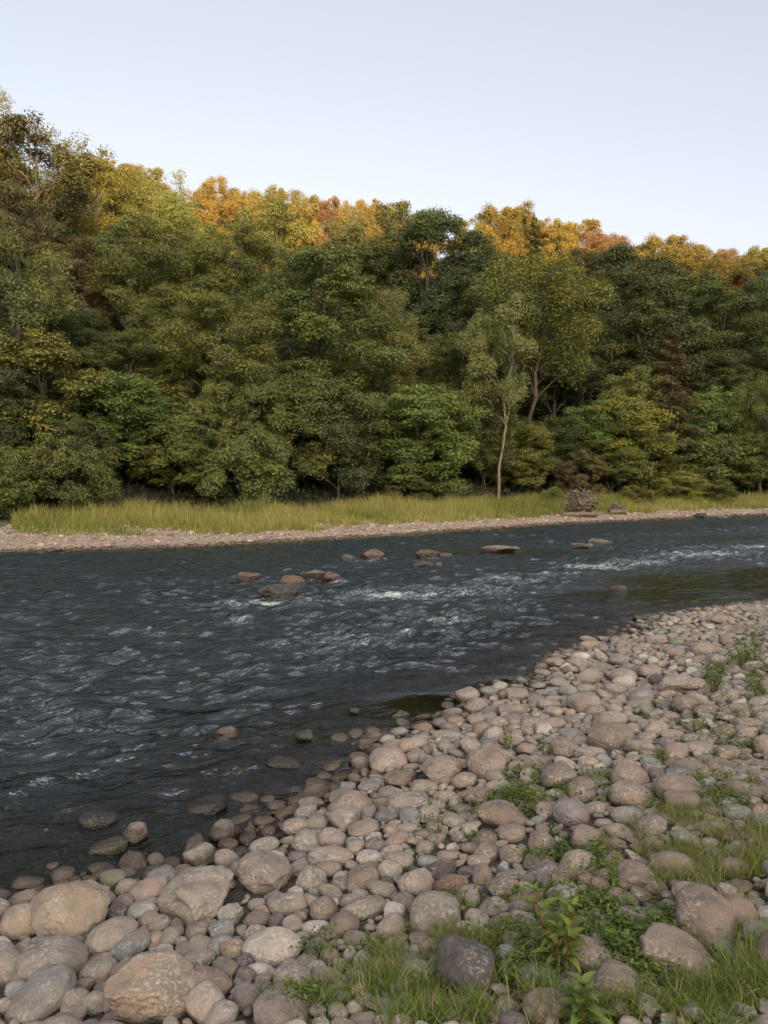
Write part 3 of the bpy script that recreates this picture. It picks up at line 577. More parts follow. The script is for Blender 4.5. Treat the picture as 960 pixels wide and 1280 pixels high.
def broadleaf(seed, H=14, Rr=4.6, low=.12, lobes=15, sub=15, per=235, leaf=.17, loose=0.0, trunk_r=.26, tr_lean=0, lf=.6):
    r = np.random.default_rng(seed); C, Nn, T, paths = [], [], [], []
    top = np.array([r.normal(0, .3) + tr_lean, r.normal(0, .3), H * .82]); pts, rad = limb(r, (0, 0, -.6), top, trunk_r, .06, 10, .1); paths.append((pts, rad))
    zc = H * (1 + low) / 2; hz = H * (1 - low) / 2
    for k in range(lobes):
        g = (k + .5) / lobes; zz = 1 - 1.85 * g; az = k * 2.39996 + r.normal(0, .3); rr_ = math.sqrt(max(0, 1 - zz * zz)) ** .8
        rs = r.uniform(.58, .86)
        lc = np.array([math.cos(az) * rr_ * Rr * rs, math.sin(az) * rr_ * Rr * rs, zc + zz * hz * .72])
        lr = Rr * r.uniform(.29, .44)
        i0 = min(len(pts) - 2, max(2, int((lc[2] - Rr * .5) / top[2] * 9))); lp, lrad = limb(r, pts[i0], lc, rad[i0] * lf, .02, 7, .25, .05); paths.append((lp, lrad))
        lt = r.uniform(-.24, .24)
        for j in range(sub):
            d = unit(r, 1)[0]; d[2] = d[2] * .8 + .18
            sc_ = lc + d * lr * r.uniform(.55, 1.12) * np.array([1, 1, .75]); sr = lr * r.uniform(.2, .55)
            if j < 6: sp, srd = limb(r, lc, sc_, .025, .008, 4, .3); paths.append((sp, srd))
            n = int(per * (.35 + 4.6 * (sr / lr) ** 2) * (1 - .3 * loose)); e = unit(r, n); e[:, 2] = np.abs(e[:, 2]) * np.where(r.random(n) < .72, 1, -1)
            rad_ = np.where(r.random(n) < .05, r.uniform(1.05, 1.4, n), r.uniform(.35, 1.08, n))[:, None]
            P = sc_ + e * rad_ * sr * np.array([1.15, 1.15, .62 + .5 * loose]); P[:, 2] -= loose * .25 * sr * r.random(n)
            C.append(P); Nn.append(e * .6 + np.array([0, 0, .75]) + r.normal(0, .34, (n, 3))); T.append(np.clip(.5 + lt + r.normal(0, .12) + r.normal(0, .12, n), 0, 1))
    C = np.concatenate(C); v, f, t = leaf_quads(C, np.concatenate(Nn), leaf, leaf * .62, r, np.concatenate(T), droop=np.array([0, 0, -.5]))
    tv, tf = tube(paths, 6)
    return make_mesh('crown', v, f, 4, {'tint': ('FACE', t)}, False), make_mesh('trunk', tv, tf, 4)
def conifer(seed, H=16, Rr=3.0, low=.05, leaf=.2, dens=1.0, ragged=.2):
    r = np.random.default_rng(seed); C, Nn, T, D, paths = [], [], [], [], []
    pts, rad = limb(r, (0, 0, -.6), (r.normal(0, .15), 0, H), .24, .02, 10, .03); paths.append((pts, rad))
    z = H * low; k = 0
    while z < H * .98:
        g = (z - H * low) / (H * (1 - low)); R1 = Rr * (1 - g) ** .85 * (1 + r.normal(0, ragged)) + .12; az = k * 2.4 + r.normal(0, .3)
        for q in range(2):
            az_ = az + q * math.pi + r.normal(0, .3); d = np.array([math.cos(az_), math.sin(az_), -.25 + .3 * g]); n = int((90 + 150 * R1) * dens)
            t = r.random(n) ** .75; side = np.array([-d[1], d[0], 0]); wv = r.normal(0, .22, n) * (1.1 - t) * R1
            P = np.array([0, 0, z]) + d * t[:, None] * R1 + side * wv[:, None]; P[:, 2] += .12 * R1 * np.sin(t * 3) - .1 * np.abs(wv) - r.random(n) * .28
            C.append(P); Nn.append(np.array([0, 0, 1]) + d * .4 + r.normal(0, .4, (n, 3))); T.append(np.clip(.5 + r.normal(0, .25, n) + .2 * (t - .5), 0, 1)); D.append(np.tile(d * 1.5 + np.array([0, 0, -.8]), (n, 1)))
            paths.append(limb(r, (0, 0, z), np.array([0, 0, z]) + d * R1 * .9, .04, .01, 4, .05))
        z += .16 + .16 * (1 - g); k += 1
    v, f, t = leaf_quads(np.concatenate(C), np.concatenate(Nn), leaf, leaf * .34, r, np.concatenate(T), .1, np.concatenate(D))
    tv, tf = tube(paths, 5)
    return make_mesh('crown', v, f, 4, {'tint': ('FACE', t)}, False), make_mesh('trunk', tv, tf, 4)

P = {}
for k in range(4): P['b%d' % k] = broadleaf(40 + k, lobes=15 + k, low=.06)
P['b4'] = broadleaf(51, Rr=4.0, lobes=19, sub=13, low=.04, leaf=.15)
P['l0'] = broadleaf(61, Rr=3.8, lobes=18, sub=12, per=230, leaf=.16, loose=.8, low=.05)
P['l1'] = broadleaf(62, Rr=3.2, lobes=20, sub=12, per=220, leaf=.15, loose=1.0, low=.15)
P['t0'] = broadleaf(71, H=14, Rr=3.2, lobes=11, sub=11, per=210, leaf=.16, loose=.7, low=.34, trunk_r=.14, tr_lean=1.3, lf=.45)
P['t1'] = broadleaf(72, H=15, Rr=3.6, lobes=14, sub=13, per=220, leaf=.16, loose=.9, low=.36, trunk_r=.17, lf=.28)
for k in range(4): P['f%d' % k] = broadleaf(110 + k, H=9, Rr=3.6, lobes=17, sub=13, per=200, leaf=.19, low=-.02, loose=.25 * (k % 2), trunk_r=.1)
P['c0'] = conifer(81); P['c1'] = conifer(82, Rr=3.6, ragged=.35, dens=.8); P['c2'] = conifer(83, H=12, Rr=2.6, dens=.75, leaf=.16)
P['w0'] = broadleaf(91, H=14, Rr=3.0, lobes=12, sub=9, per=60, leaf=.15, loose=.6, low=.2)
P['s0'] = broadleaf(95, H=5, Rr=2.9, lobes=12, sub=13, per=190, leaf=.14, low=.0, trunk_r=.08)
P['s1'] = broadleaf(96, H=5, Rr=3.1, lobes=14, sub=13, per=190, leaf=.18, loose=.4, low=.0, trunk_r=.08)
PR = {k: {'b': (14, 4.6), 'l': (14, 3.6), 't': (14.5, 3.4), 'c': (16, 3.0), 'w': (14, 3.0), 's': (5, 3.0), 'f': (9, 3.4)}[k[0]] for k in P}
PR['c2'] = (12, 2.6)
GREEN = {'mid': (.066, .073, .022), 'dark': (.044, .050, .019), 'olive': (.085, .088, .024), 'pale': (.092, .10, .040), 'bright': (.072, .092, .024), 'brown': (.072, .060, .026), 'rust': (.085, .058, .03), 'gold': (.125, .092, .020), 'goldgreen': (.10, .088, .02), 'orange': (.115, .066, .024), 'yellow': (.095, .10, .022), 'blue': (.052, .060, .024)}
BARK = {'grey': (.16, .13, .11), 'red': (.095, .06, .046), 'pale': (.2, .17, .11), 'dark': (.07, .055, .045)}
tn_ = 0
def tree(px, top_row, y, wpx, proto, col, label, name='broadleaf_tree', cat='tree', group=None, bark='dark'):
    global tn_
    r = np.random.default_rng(7000 + tn_); tn_ += 1
    tp = at_y(px, top_row, y); x = tp[0]; gz = float(height(x, y)); H = tp[2] - gz
    hh, rr_ = PR[proto]; sz = H / hh; sx_ = wpx / FPX * y / 2 / (rr_ * 1.12)
    o = empty(name, (x, y, gz), 0 if proto[0] == 't' else r.uniform(0, 6.28), (sx_, sx_, sz))
    c = obj('crown', P[proto][0], M_LEAF, o, (np.array(GREEN[col]) + np.array([.001, 0, .005])) * 1.98 * (1 + r.normal(0, .08)) * np.array([1 + r.normal(0, .05), 1, 1]))
    t = obj('trunk', P[proto][1], M_BARK, o, BARK[bark])
    tag(o, label, cat, group); return o
G1 = 'trees along the far bank'; G2 = 'sunlit trees on the skyline'; G3 = 'trees filling the wooded hillside'
front = [
(15,268,39,150,'l0','pale','pale grey-green loose-leaved tree at the left edge of the wood'),
(55,405,37,190,'f1','olive','olive rounded tree low on the left, in front of the pale one'),
(150,462,37.5,150,'f0','bright','bright green layered tree above the left end of the grass'),
(225,500,38.5,130,'f1','mid','low green bush-like tree between olive crowns at left'),
(272,350,42,185,'b0','olive','large light olive tree with billowing crown left of centre'),
(372,455,43,140,'f3','mid','rounded mid green tree low beside the large olive tree'),
(392,292,50,210,'b2','mid','big dark green domed tree behind the large olive tree'),
(478,342,52,110,'l1','pale','narrow pale green feathery tree near the centre'),
(520,480,47,150,'f2','bright','bright green spreading tree low at the centre of the bank'),
(575,400,55,130,'b4','mid','mid green tree just left of the pale leaning trunk'),
(672,318,58,165,'t1','olive','tall light olive tree with a straight reddish trunk'),
(775,487,58,125,'f3','yellow','yellow-green round bushy tree behind the uprooted stump'),
(884,548,62,140,'s1','mid','dark low bushy tree beneath the rusty conifer'),
(800,300,72,180,'b2','dark','big dark green tree left above the rusty conifer'),
(905,338,78,160,'b0','mid','wide olive-green tree behind the rusty conifer on the right'),
(530,243,70,180,'b3','dark','very dark tall tree rising to the skyline at the centre'),
(600,320,66,130,'b1','dark','dark tree behind the tall olive tree, left side'),
(725,330,70,130,'b4','dark','dark narrow tree behind the tall olive tree, right side'),
(300,540,40.5,120,'s1','mid','dark leafy bush at the foot of the large olive tree'),
(90,545,36.5,110,'s1','mid','mid green bush at the far left above the grass'),
(725,560,56.5,80,'s0','brown','straggly brownish bush behind the uprooted stump'),
(955,455,60,90,'l1','olive','ivy-clad tree leaning in at the right edge of the wood'),
(940,560,58,80,'s1','mid','dark green bush at the right edge above the gravel'),
(10,560,35.5,110,'s1','olive','dark olive bush at the extreme left above the gravel'),
(510,580,48,90,'s0','mid','low green bush behind the grass at the centre'),
(830,575,60,100,'s0','olive','low olive bush right of the uprooted stump'),
]
def y_for_w(px, wt):
    ys = np.linspace(22, 90, 800); d = raydir(px, 620); return float(np.interp(wt, vw(ys * d[0] / d[1], ys)[2], ys))
for a in front:
    if a[4][0] == 's': a = a[:2] + (y_for_w(a[0], 9.6 if a[1] > 530 else 11.0),) + a[3:]
    nm = 'bush' if a[4][0] == 's' and a[1] > 530 else 'broadleaf_tree'
    tree(*a[:6], a[6], nm, 'bush' if nm == 'bush' else 'tree', 'bushes at the foot of the wood' if nm == 'bush' else G1, 'red' if 'reddish' in a[6] else 'dark')
tree(606, 470, y_for_w(606, 12.0), 80, 'f3', 'mid', 'mid green tree set close behind the pale leaning trunk', group=G1); tree(645, 540, y_for_w(645, 12.0), 80, 'f1', 'olive', 'low olive tree between the pale trunk and the reddish trunk', group=G1)
tree(622, 345, y_for_w(622, 10.2), 120, 't0', 'pale', 'loose pale green tree on a bare pale leaning trunk', group=G1, bark='pale')
tree(838, 404, 60, 150, 'c2', 'rust', 'rusty brown dying conifer among dark trees at right', 'conifer', 'tree', G1)
tree(668, 262, 82, 80, 'c0', 'brown', 'dark pointed conifer in front of the golden skyline crowns', 'conifer', 'tree', G1)
tree(32, 128, 50, 190, 'l1', 'brown', 'tall brown-green feathery tree at the top left of the wood', group=G3)
tree(-50, 120, 47, 150, 'l1', 'brown', 'brownish loose-crowned tree cut by the left edge of the picture', group=G3)
tree(6, 84, 53, 70, 'w0', 'brown', 'thin twiggy treetop poking above the skyline at left', 'sparse_tree', 'tree', G3)
tree(95, 150, 55, 140, 'w0', 'goldgreen', 'thin-crowned yellowish tree next to the tall brown-green one', 'sparse_tree', 'tree', G3)
tree(125, 172, 58, 130, 'b1', 'goldgreen', 'yellow-green tree below the skyline right of the tall brown-green one', group=G3)
tree(212, 192, 62, 80, 'w0', 'olive', 'thin airy treetop on the skyline at left centre', 'sparse_tree', 'tree', G3)
for (px, tr, y, w, p_, c_, lb_) in [
 (160, 262, 47, 130, 'b3', 'mid', 'mid green tree halfway up the slope at left'),
 (205, 225, 58, 120, 'b0', 'olive', 'olive tree under the airy treetop'),
 (240, 285, 50, 130, 'b2', 'olive', 'olive tree above the left of the large olive crown'),
 (300, 262, 60, 140, 'b4', 'mid', 'dense green tree below the golden gap at left'),
 (345, 240, 66, 120, 'b1', 'olive', 'olive-brown tree touching the skyline left of centre'),
 (440, 262, 70, 120, 'b0', 'mid', 'mid green tree between the domed tree and very dark tree'),
 (90, 280, 46, 120, 'b4', 'brown', 'dull brownish green tree under the tall brown-green one'),
 (20, 215, 46, 120, 'b0', 'brown', 'brown-green shaded tree at the left edge halfway up'),
 (620, 300, 76, 110, 'b2', 'mid', 'mid green tree under the golden crowns left of the pointed conifer'),
 (745, 300, 82, 120, 'b3', 'dark', 'dark green tree right of the pointed conifer'),
 (860, 318, 84, 120, 'b1', 'mid', 'mid green tree just below the golden crowns at right'),
 (965, 320, 84, 120, 'b4', 'dark', 'dark green tree at the right edge just below the skyline')]:
    tree(px, tr, y, w, p_, c_, lb_, group=G3)
tree(169, 335, 60, 120, 'b1', 'dark', 'dark green tree in the gap beside the pale left-edge tree', group=G3); tree(502, 372, 62, 110, 'b4', 'dark', 'dark green tree behind the narrow feathery tree', group=G3)
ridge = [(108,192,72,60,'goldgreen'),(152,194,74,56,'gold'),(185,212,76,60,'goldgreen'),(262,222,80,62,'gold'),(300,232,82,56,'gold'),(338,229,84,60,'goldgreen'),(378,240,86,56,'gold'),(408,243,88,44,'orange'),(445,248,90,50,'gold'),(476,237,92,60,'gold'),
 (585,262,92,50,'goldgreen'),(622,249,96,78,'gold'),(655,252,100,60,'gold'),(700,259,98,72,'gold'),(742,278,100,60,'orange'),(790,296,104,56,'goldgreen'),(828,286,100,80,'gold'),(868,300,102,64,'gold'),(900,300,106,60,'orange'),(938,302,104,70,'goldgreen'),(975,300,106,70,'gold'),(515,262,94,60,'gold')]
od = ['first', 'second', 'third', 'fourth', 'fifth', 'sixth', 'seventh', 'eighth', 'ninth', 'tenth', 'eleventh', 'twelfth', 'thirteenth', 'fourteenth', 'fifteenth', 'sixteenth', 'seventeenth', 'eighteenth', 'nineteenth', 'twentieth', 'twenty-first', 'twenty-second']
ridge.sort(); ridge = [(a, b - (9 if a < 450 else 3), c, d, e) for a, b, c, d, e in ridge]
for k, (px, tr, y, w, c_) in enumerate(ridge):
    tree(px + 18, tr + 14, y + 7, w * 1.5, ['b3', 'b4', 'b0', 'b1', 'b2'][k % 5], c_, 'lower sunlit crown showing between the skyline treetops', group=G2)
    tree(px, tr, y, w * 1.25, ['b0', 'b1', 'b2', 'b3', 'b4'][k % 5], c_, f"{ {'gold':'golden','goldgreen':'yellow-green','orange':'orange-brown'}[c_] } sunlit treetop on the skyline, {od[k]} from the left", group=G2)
sil = [(-90, 60), (0, 115), (40, 145), (130, 190), (200, 210), (300, 240), (400, 255), (480, 255), (560, 262), (640, 268), (740, 290), (800, 305), (900, 312), (1060, 310)]
sp = [q[0] for q in sil]; sr_ = [q[1] for q in sil]; rr0 = np.random.default_rng(5)
for layer, (dl, dr_, off0, off1, step, wv) in enumerate([(41, 64, 190, 240, 75, 120), (50, 80, 95, 140, 70, 120), (62, 94, 42, 62, 62, 105), (72, 108, 70, 90, 60, 110)]):
    px = -70 + layer * 20
    while px < 1040:
        y = dl + (dr_ - dl) * ((px + 70) / 1110) ** 1.2 + rr0.normal(0, 1); rowt = np.interp(px, sp, sr_) + rr0.uniform(off0, off1)
        tree(px, rowt, y, wv * rr0.uniform(.9, 1.2), ['b0', 'b1', 'b2', 'b3', 'b4', 'l0'][int(rr0.integers(0, 6))], ['mid', 'dark', 'olive', 'mid', 'blue'][int(rr0.integers(0, 5))], 'shaded green tree mostly hidden among others on the wooded slope', group=G3)
        px += step * rr0.uniform(.85, 1.15)
rr1 = np.random.default_rng(15); px = -55
while px < 1010:
    if not (590 < px < 645 or 655 < px < 705 or 815 < px < 870):
        tree(px, rr1.uniform(435, 525), y_for_w(px, rr1.uniform(10.5, 12.5)), rr1.uniform(85, 125), ['f0', 'f1', 'f2', 'f3'][int(rr1.integers(0, 4))], ['mid', 'olive', 'dark', 'mid', 'bright'][int(rr1.integers(0, 5))], 'leafy green tree in the tangled row hanging over the far bank grass', group='tangled trees at the front of the wood')
    px += rr1.uniform(42, 60)
for px, tr, w_, c_, lb_ in [(795, 606, 50, 'olive', 'low shrub in the tall grass right of the driftwood heap'), (850, 588, 70, 'yellow', 'round yellow-green shrub standing in the grass at right'), (893, 600, 60, 'olive', 'olive shrub in the grass between the yellow-green shrub and right edge'), (690, 608, 34, 'yellow', 'small shrub in the grass left of the uprooted stump')]:
    tree(px, tr, y_for_w(px, 5.5), w_, 's0', c_, lb_, 'bush', 'bush', 'shrubs in the far bank grass')
# a loose dark understorey so that gaps show leaves, one stuff object
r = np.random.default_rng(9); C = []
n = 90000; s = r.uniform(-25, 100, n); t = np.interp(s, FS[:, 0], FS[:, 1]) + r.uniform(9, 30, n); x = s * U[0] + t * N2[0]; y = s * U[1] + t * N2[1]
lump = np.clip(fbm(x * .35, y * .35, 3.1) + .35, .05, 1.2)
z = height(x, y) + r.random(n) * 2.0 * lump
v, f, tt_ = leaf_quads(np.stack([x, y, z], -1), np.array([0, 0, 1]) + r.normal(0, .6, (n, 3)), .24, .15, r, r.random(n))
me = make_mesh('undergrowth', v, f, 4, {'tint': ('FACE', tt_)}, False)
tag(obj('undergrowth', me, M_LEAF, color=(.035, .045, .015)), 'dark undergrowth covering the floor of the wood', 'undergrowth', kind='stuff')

# ------------------------------------------------------------------ grass
def blades(base, h, wd, r, lean, cols, levels=4, leandir=None):
    n = len(base); az = r.uniform(0, 6.28, n); d = np.stack([np.cos(az), np.sin(az), np.zeros(n)], -1); face = r.uniform(0, 6.28, n)
    sd = np.stack([np.cos(face), np.sin(face), np.zeros(n)], -1); ln = (lean * r.uniform(.3, 1.6, n))[:, None]
    vs = []
    for k in range(levels + 1):
        t = k / levels; c = base + d * (ln * h[:, None] * t ** 2); c[:, 2] += h * (t - .25 * (ln[:, 0] * t) ** 2)
        w = (wd * (1 - t ** 1.6) * .5)[:, None]
        if k < levels: vs += [c - sd * w, c + sd * w]
        else: vs += [c]
    m = 2 * levels + 1; V = np.stack(vs, 1).reshape(-1, 3); o = (np.arange(n) * m)[:, None]
    quads = np.concatenate([o + np.array([[2 * k, 2 * k + 1, 2 * k + 3, 2 * k + 2]]) for k in range(levels - 1)], 0); tris = o + np.array([[2 * levels - 2, 2 * levels - 1, 2 * levels]])
    flat = np.concatenate([quads.ravel(), tris.ravel()]); fsz = np.concatenate([np.full(len(quads), 4), np.full(len(tris), 3)])
    col = np.concatenate([np.tile(cols, (levels - 1, 1)), cols]); tint = r.random(n); tt = np.concatenate([np.tile(tint, levels - 1), tint])
    return V, flat, fsz, col, tt
def grass_obj(name, base, h, wd, r, lean, cols, label, cat='grass', levels=4):
    V, fl, fz, c, t = blades(base, h, wd, r, lean, cols, levels)
    me = make_mesh(name, V, fl, fz, {'lcol': ('FACE', c), 'tint': ('FACE', t)}, True); return tag(obj(name, me, M_GRASS), label, cat, kind='stuff')
# far bank
r = np.random.default_rng(21); n = 130000; s = r.uniform(-14, 62, n); u_ = r.random(n)
pw0 = np.interp(s, [-14, 3, 7.3, 9.5, 16, 30, 62], [7.5, 6.2, 4.4, 2.6, 2.1, 2.0, 2.6]) + .4 * fbm(s * .7, s * 0 + 2, 1.0)
w = pw0 + u_ ** 1.2 * (10.2 - pw0); t = np.interp(s, FS[:, 0], FS[:, 1]) + w
x = s * U[0] + t * N2[0]; y = s * U[1] + t * N2[1]
cl = fbm(x * .8, y * .8, 9.0); keepm = (cl + r.normal(0, .5, n)) > -.6; gpx, _ = pix(np.stack([x, y, height(x, y)], -1)); keepm &= gpx > 16 + 6 * noise(y * 2, x * 2, 0.5); x, y, w, pw0, cl = x[keepm], y[keepm], w[keepm], pw0[keepm], cl[keepm]; n = len(x)
h = (.22 + .31 * np.clip((w - pw0) / 2.5, 0, 1)) * (1 + .45 * cl + .35 * fbm(x * .3, y * .3, 4.4)) * r.uniform(.5, 1.45, n)
pal = np.array([(.275, .25, .055), (.20, .215, .05), (.33, .265, .11), (.13, .155, .035), (.23, .15, .095)]); ci = r.choice(5, n, p=[.40, .26, .18, .12, .04]); pn = fbm(x * .28, y * .28, 6.6); ci[(pn > .25) & (r.random(n) < .6)] = 3; ci[(pn < -.3) & (r.random(n) < .5)] = 2; back = (w > 7.5) & (r.random(n) < .45); ci[back] = 4
grass_obj('tall_grass', np.stack([x, y, height(x, y) - .02], -1), h, np.full(n, .026), r, .35, pal[ci], 'tall yellow-green grass along the far bank below the trees', levels=3)
# near bank patches
def patch_points(kinds, n, r):
    B = []; tot = sum(p[4] * p[2] * p[3] for p in PATCH if p[5] in kinds)
    for (a, b, rx, ry, d, k) in PATCH:
        if k not in kinds: continue
        m = int(n * d * rx * ry / tot)
        c = groundw(a, min(b, 1275)); e = groundw(a + rx, min(b, 1275)); f1 = groundw(a, b - ry); ax = max(abs(e[0] - c[0]), .02); ay = max(abs(f1[1] - c[1]), .04)
        q = r.normal(0, .55, (m, 2)); x = c[0] + q[:, 0] * ax + (q[:, 1] * ay) * c[0] / c[1]; y = c[1] + q[:, 1] * ay
        keep = (noise(x * 7, y * 7, 2.0) + r.normal(0, .35, m)) > -.05; B.append(np.stack([x[keep], y[keep]], -1))
    B = np.concatenate(B); return B[B[:, 1] > 1.3]
r = np.random.default_rng(23); B = patch_points(('long',), 19000, r); n = len(B)
clump = noise(B[:, 0] * 5, B[:, 1] * 5, 5.5)
h = r.uniform(.04, .125, n) * (1 + .45 * clump); pal = np.array([(.115, .165, .032), (.085, .125, .024), (.16, .18, .045), (.26, .21, .11)]); ci = r.choice(4, n, p=[.36, .26, .22, .16])
grass_obj('long_grass', np.stack([B[:, 0], B[:, 1], height(B[:, 0], B[:, 1]) + .005], -1), h, r.uniform(.0025, .006, n), r, .75, pal[ci], 'long green grass growing at the very front of the bank')
B = patch_points(('dry',), 17000, r); n = len(B); h = r.uniform(.03, .10, n); pal = np.array([(.15, .175, .04), (.115, .145, .033), (.24, .2, .10), (.18, .135, .075)]); ci = r.choice(4, n, p=[.42, .25, .22, .11])
grass_obj('short_grass', np.stack([B[:, 0], B[:, 1], height(B[:, 0], B[:, 1]) + .012 + .03 * r.random(n)], -1), h, r.uniform(.002, .0045, n), r, 1.0, pal[ci], 'short yellowish grass growing between the stones at right')
B = patch_points(('weed',), 42000, r); n = len(B)
z = height(B[:, 0], B[:, 1]) + .005 + .075 * r.random(n) ** 1.3
v, f, tt_ = leaf_quads(np.stack([B[:, 0], B[:, 1], z], -1), np.array([0, 0, 1.0]) + r.normal(0, .5, (n, 3)), .026, .013, r, r.random(n))
me = make_mesh('ground_cover', v, f, 4, {'tint': ('FACE', tt_)}, False); tag(obj('ground_cover', me, M_WEED, color=(.095, .13, .035)), 'small green weeds creeping between the cobbles', 'weeds', kind='stuff')

# ------------------------------------------------------------------ single leafy plants
def blade_leaf(p, d, up, ln, wd, droop=.35):
    d = d / np.linalg.norm(d); sd = np.cross(d, up); sd /= np.linalg.norm(sd) + 1e-9; n_ = np.cross(sd, d); vs = []
    for k in range(7):
        t = k / 6; c = p + d * ln * t + n_ * (.12 * math.sin(t * 3) - droop * t * t) * ln; w = wd * math.sin(math.pi * min(1, t * .93 + .03) ** .8) * .5 + .0006
        vs += [c - sd * w + n_ * w * .35, c, c + sd * w + n_ * w * .35]
    fs_ = []
    for k in range(6):
        for j in (0, 1): a = 3 * k + j; fs_.append([a, a + 1, a + 4, a + 3])
    return np.array(vs), np.array(fs_)
def plant(px, py, hpx, nst, ln, wd, col, label, seed, name='leafy_weed', stemcol=(.12, .06, .03), group=None, whorl=3, spread=.25):
    r = np.random.default_rng(seed); g = ground(px, py); dist = np.linalg.norm(g - EYE); H = hpx / FPX * dist
    o = empty(name, tuple(g)); paths, vs, fs_, T = [], [], [], []; off = 0
    for q in range(nst):
        az = r.uniform(0, 6.28); tip = np.array([math.cos(az) * spread * H * r.uniform(.3, 1), math.sin(az) * spread * H * r.uniform(.3, 1), H * r.uniform(.6, 1)]); b0 = np.array([r.normal(0, .012), r.normal(0, .012), -.02])
        pts, rad = limb(r, b0, tip, H * .016 + .001, H * .006 + .0006, 8, .12); paths.append((pts, rad))
        for k in range(2, 8):
            for j in range(whorl if k < 7 else whorl + 2):
                a = k * 1.3 + j * 2 * math.pi / whorl + r.normal(0, .3); el = .25 + .13 * k * r.uniform(.5, 1.2) if k < 7 else 1.0
                d = np.array([math.cos(a), math.sin(a), el]); sc_ = (.55 + .45 * math.sin(k / 7 * 3)) * r.uniform(.7, 1.1)
                lv, lf = blade_leaf(pts[k], d, np.array([0, 0, 1.0]), ln * sc_, wd * sc_, r.uniform(.15, .5)); vs.append(lv); fs_.append(lf + off); off += len(lv); T.append(np.full(len(lf), r.random()))
    tv, tf = tube(paths, 6)
    obj('stem', make_mesh('stem', tv, tf, 4), M_BARK, o, stemcol); obj('leaves', make_mesh('leaves', np.concatenate(vs), np.concatenate(fs_), 4, {'tint': ('FACE', np.concatenate(T))}), M_WEED, o, tuple(1.05 * q for q in col))
    return tag(o, label, 'plant', group or 'leafy weeds on the near bank')
plant(700, 1218, 92, 4, .095, .034, (.125, .155, .038), 'large light green balsam-like weed with a reddish stem', 1, name='broad_leaved_weed', stemcol=(.2, .06, .035), spread=.32)
plant(726, 1292, 56, 2, .10, .045, (.13, .165, .045), 'broad-leaved weed cut by the bottom edge of the photo', 2, name='broad_leaved_weed', stemcol=(.2, .06, .035), spread=.1)
plant(635, 950, 42, 3, .05, .018, (.13, .18, .035), 'bright upright leafy sprig standing by itself mid-bank', 3)
plant(682, 955, 36, 3, .04, .014, (.10, .14, .035), 'darker upright sprig right of the bright sprig', 4)
plant(890, 872, 36, 5, .07, .02, (.10, .14, .04), 'bushy green weed beside the round upper-bank boulder', 5, spread=.5)
plant(930, 835, 30, 5, .07, .02, (.12, .15, .04), 'spreading weed near the right edge of the upper bank', 6, spread=.6)
plant(770, 1112, 46, 2, .05, .02, (.11, .17, .03), 'thin weed growing between two brown stones', 7)
plant(745, 1090, 28, 3, .04, .018, (.11, .15, .03), 'low weed left of the thin one among brown stones', 8, spread=.5)
plant(545, 1045, 24, 1, .03, .009, (.10, .13, .04), 'single slender sprig among the pale cobbles', 9)
plant(702, 1075, 30, 3, .035, .012, (.10, .13, .03), 'small weed right of the round brown boulder below the weedy tuft', 10)
plant(870, 918, 20, 3, .05, .018, (.12, .16, .035), 'small green weed in front of the round upper-bank boulder', 11, spread=.5)
plant(640, 1008, 34, 4, .05, .013, (.09, .13, .03), 'leafy weed rising from the tuft left of the purple-grey boulder', 12, spread=.5)
plant(668, 1012, 34, 4, .05, .013, (.10, .14, .03), 'second leafy weed rising from the same weedy tuft', 13, spread=.5)
plant(772, 1205, 40, 3, .05, .02, (.09, .15, .03), 'weed with rounded leaves behind the egg-shaped boulder', 14, spread=.5)
plant(950, 880, 24, 4, .05, .016, (.10, .15, .035), 'low weed at the right edge of the bank', 15, spread=.5)
plant(825, 955, 20, 3, .04, .014, (.13, .16, .03), 'little weed between humped and broad brown boulders', 16, spread=.4)

for k, (a, b, hh_) in enumerate([(905, 880, 18), (945, 905, 18), (850, 935, 14), (812, 905, 14), (872, 985, 16), (930, 1012, 18), (790, 1010, 14), (752, 1012, 16), (600, 1055, 14), (566, 1020, 14), (520, 1015, 14), (690, 1120, 20), (640, 1125, 18), (585, 1140, 16), (820, 1150, 24), (905, 1160, 26), (858, 1165, 22), (640, 1180, 24), (470, 1195, 20), (665, 1190, 26), (800, 1215, 26), (740, 1150, 24), (920, 810, 18), (950, 830, 18), (855, 845, 14)]):
    ds = sorted([(math.hypot((a - u) * .8, b - v2), j) for j, (u, v2, c_) in enumerate(LAND)])[0]; j = ds[1]; dx, dy = a - LAND[j][0], b - LAND[j][1]
    dr = ('right of' if dx > 0 else 'left of') if abs(dx) > abs(dy) * 1.2 else ('in front of' if dy > 0 else 'behind')
    plant(a, b, hh_, 3, .034, .012, [(.11, .15, .035), (.14, .16, .04), (.09, .13, .03)][k % 3], f"{['small', 'tiny pale', 'low dark'][k % 3]} green weed {dr} the {LAND[j][2]}", 60 + k, spread=.6)

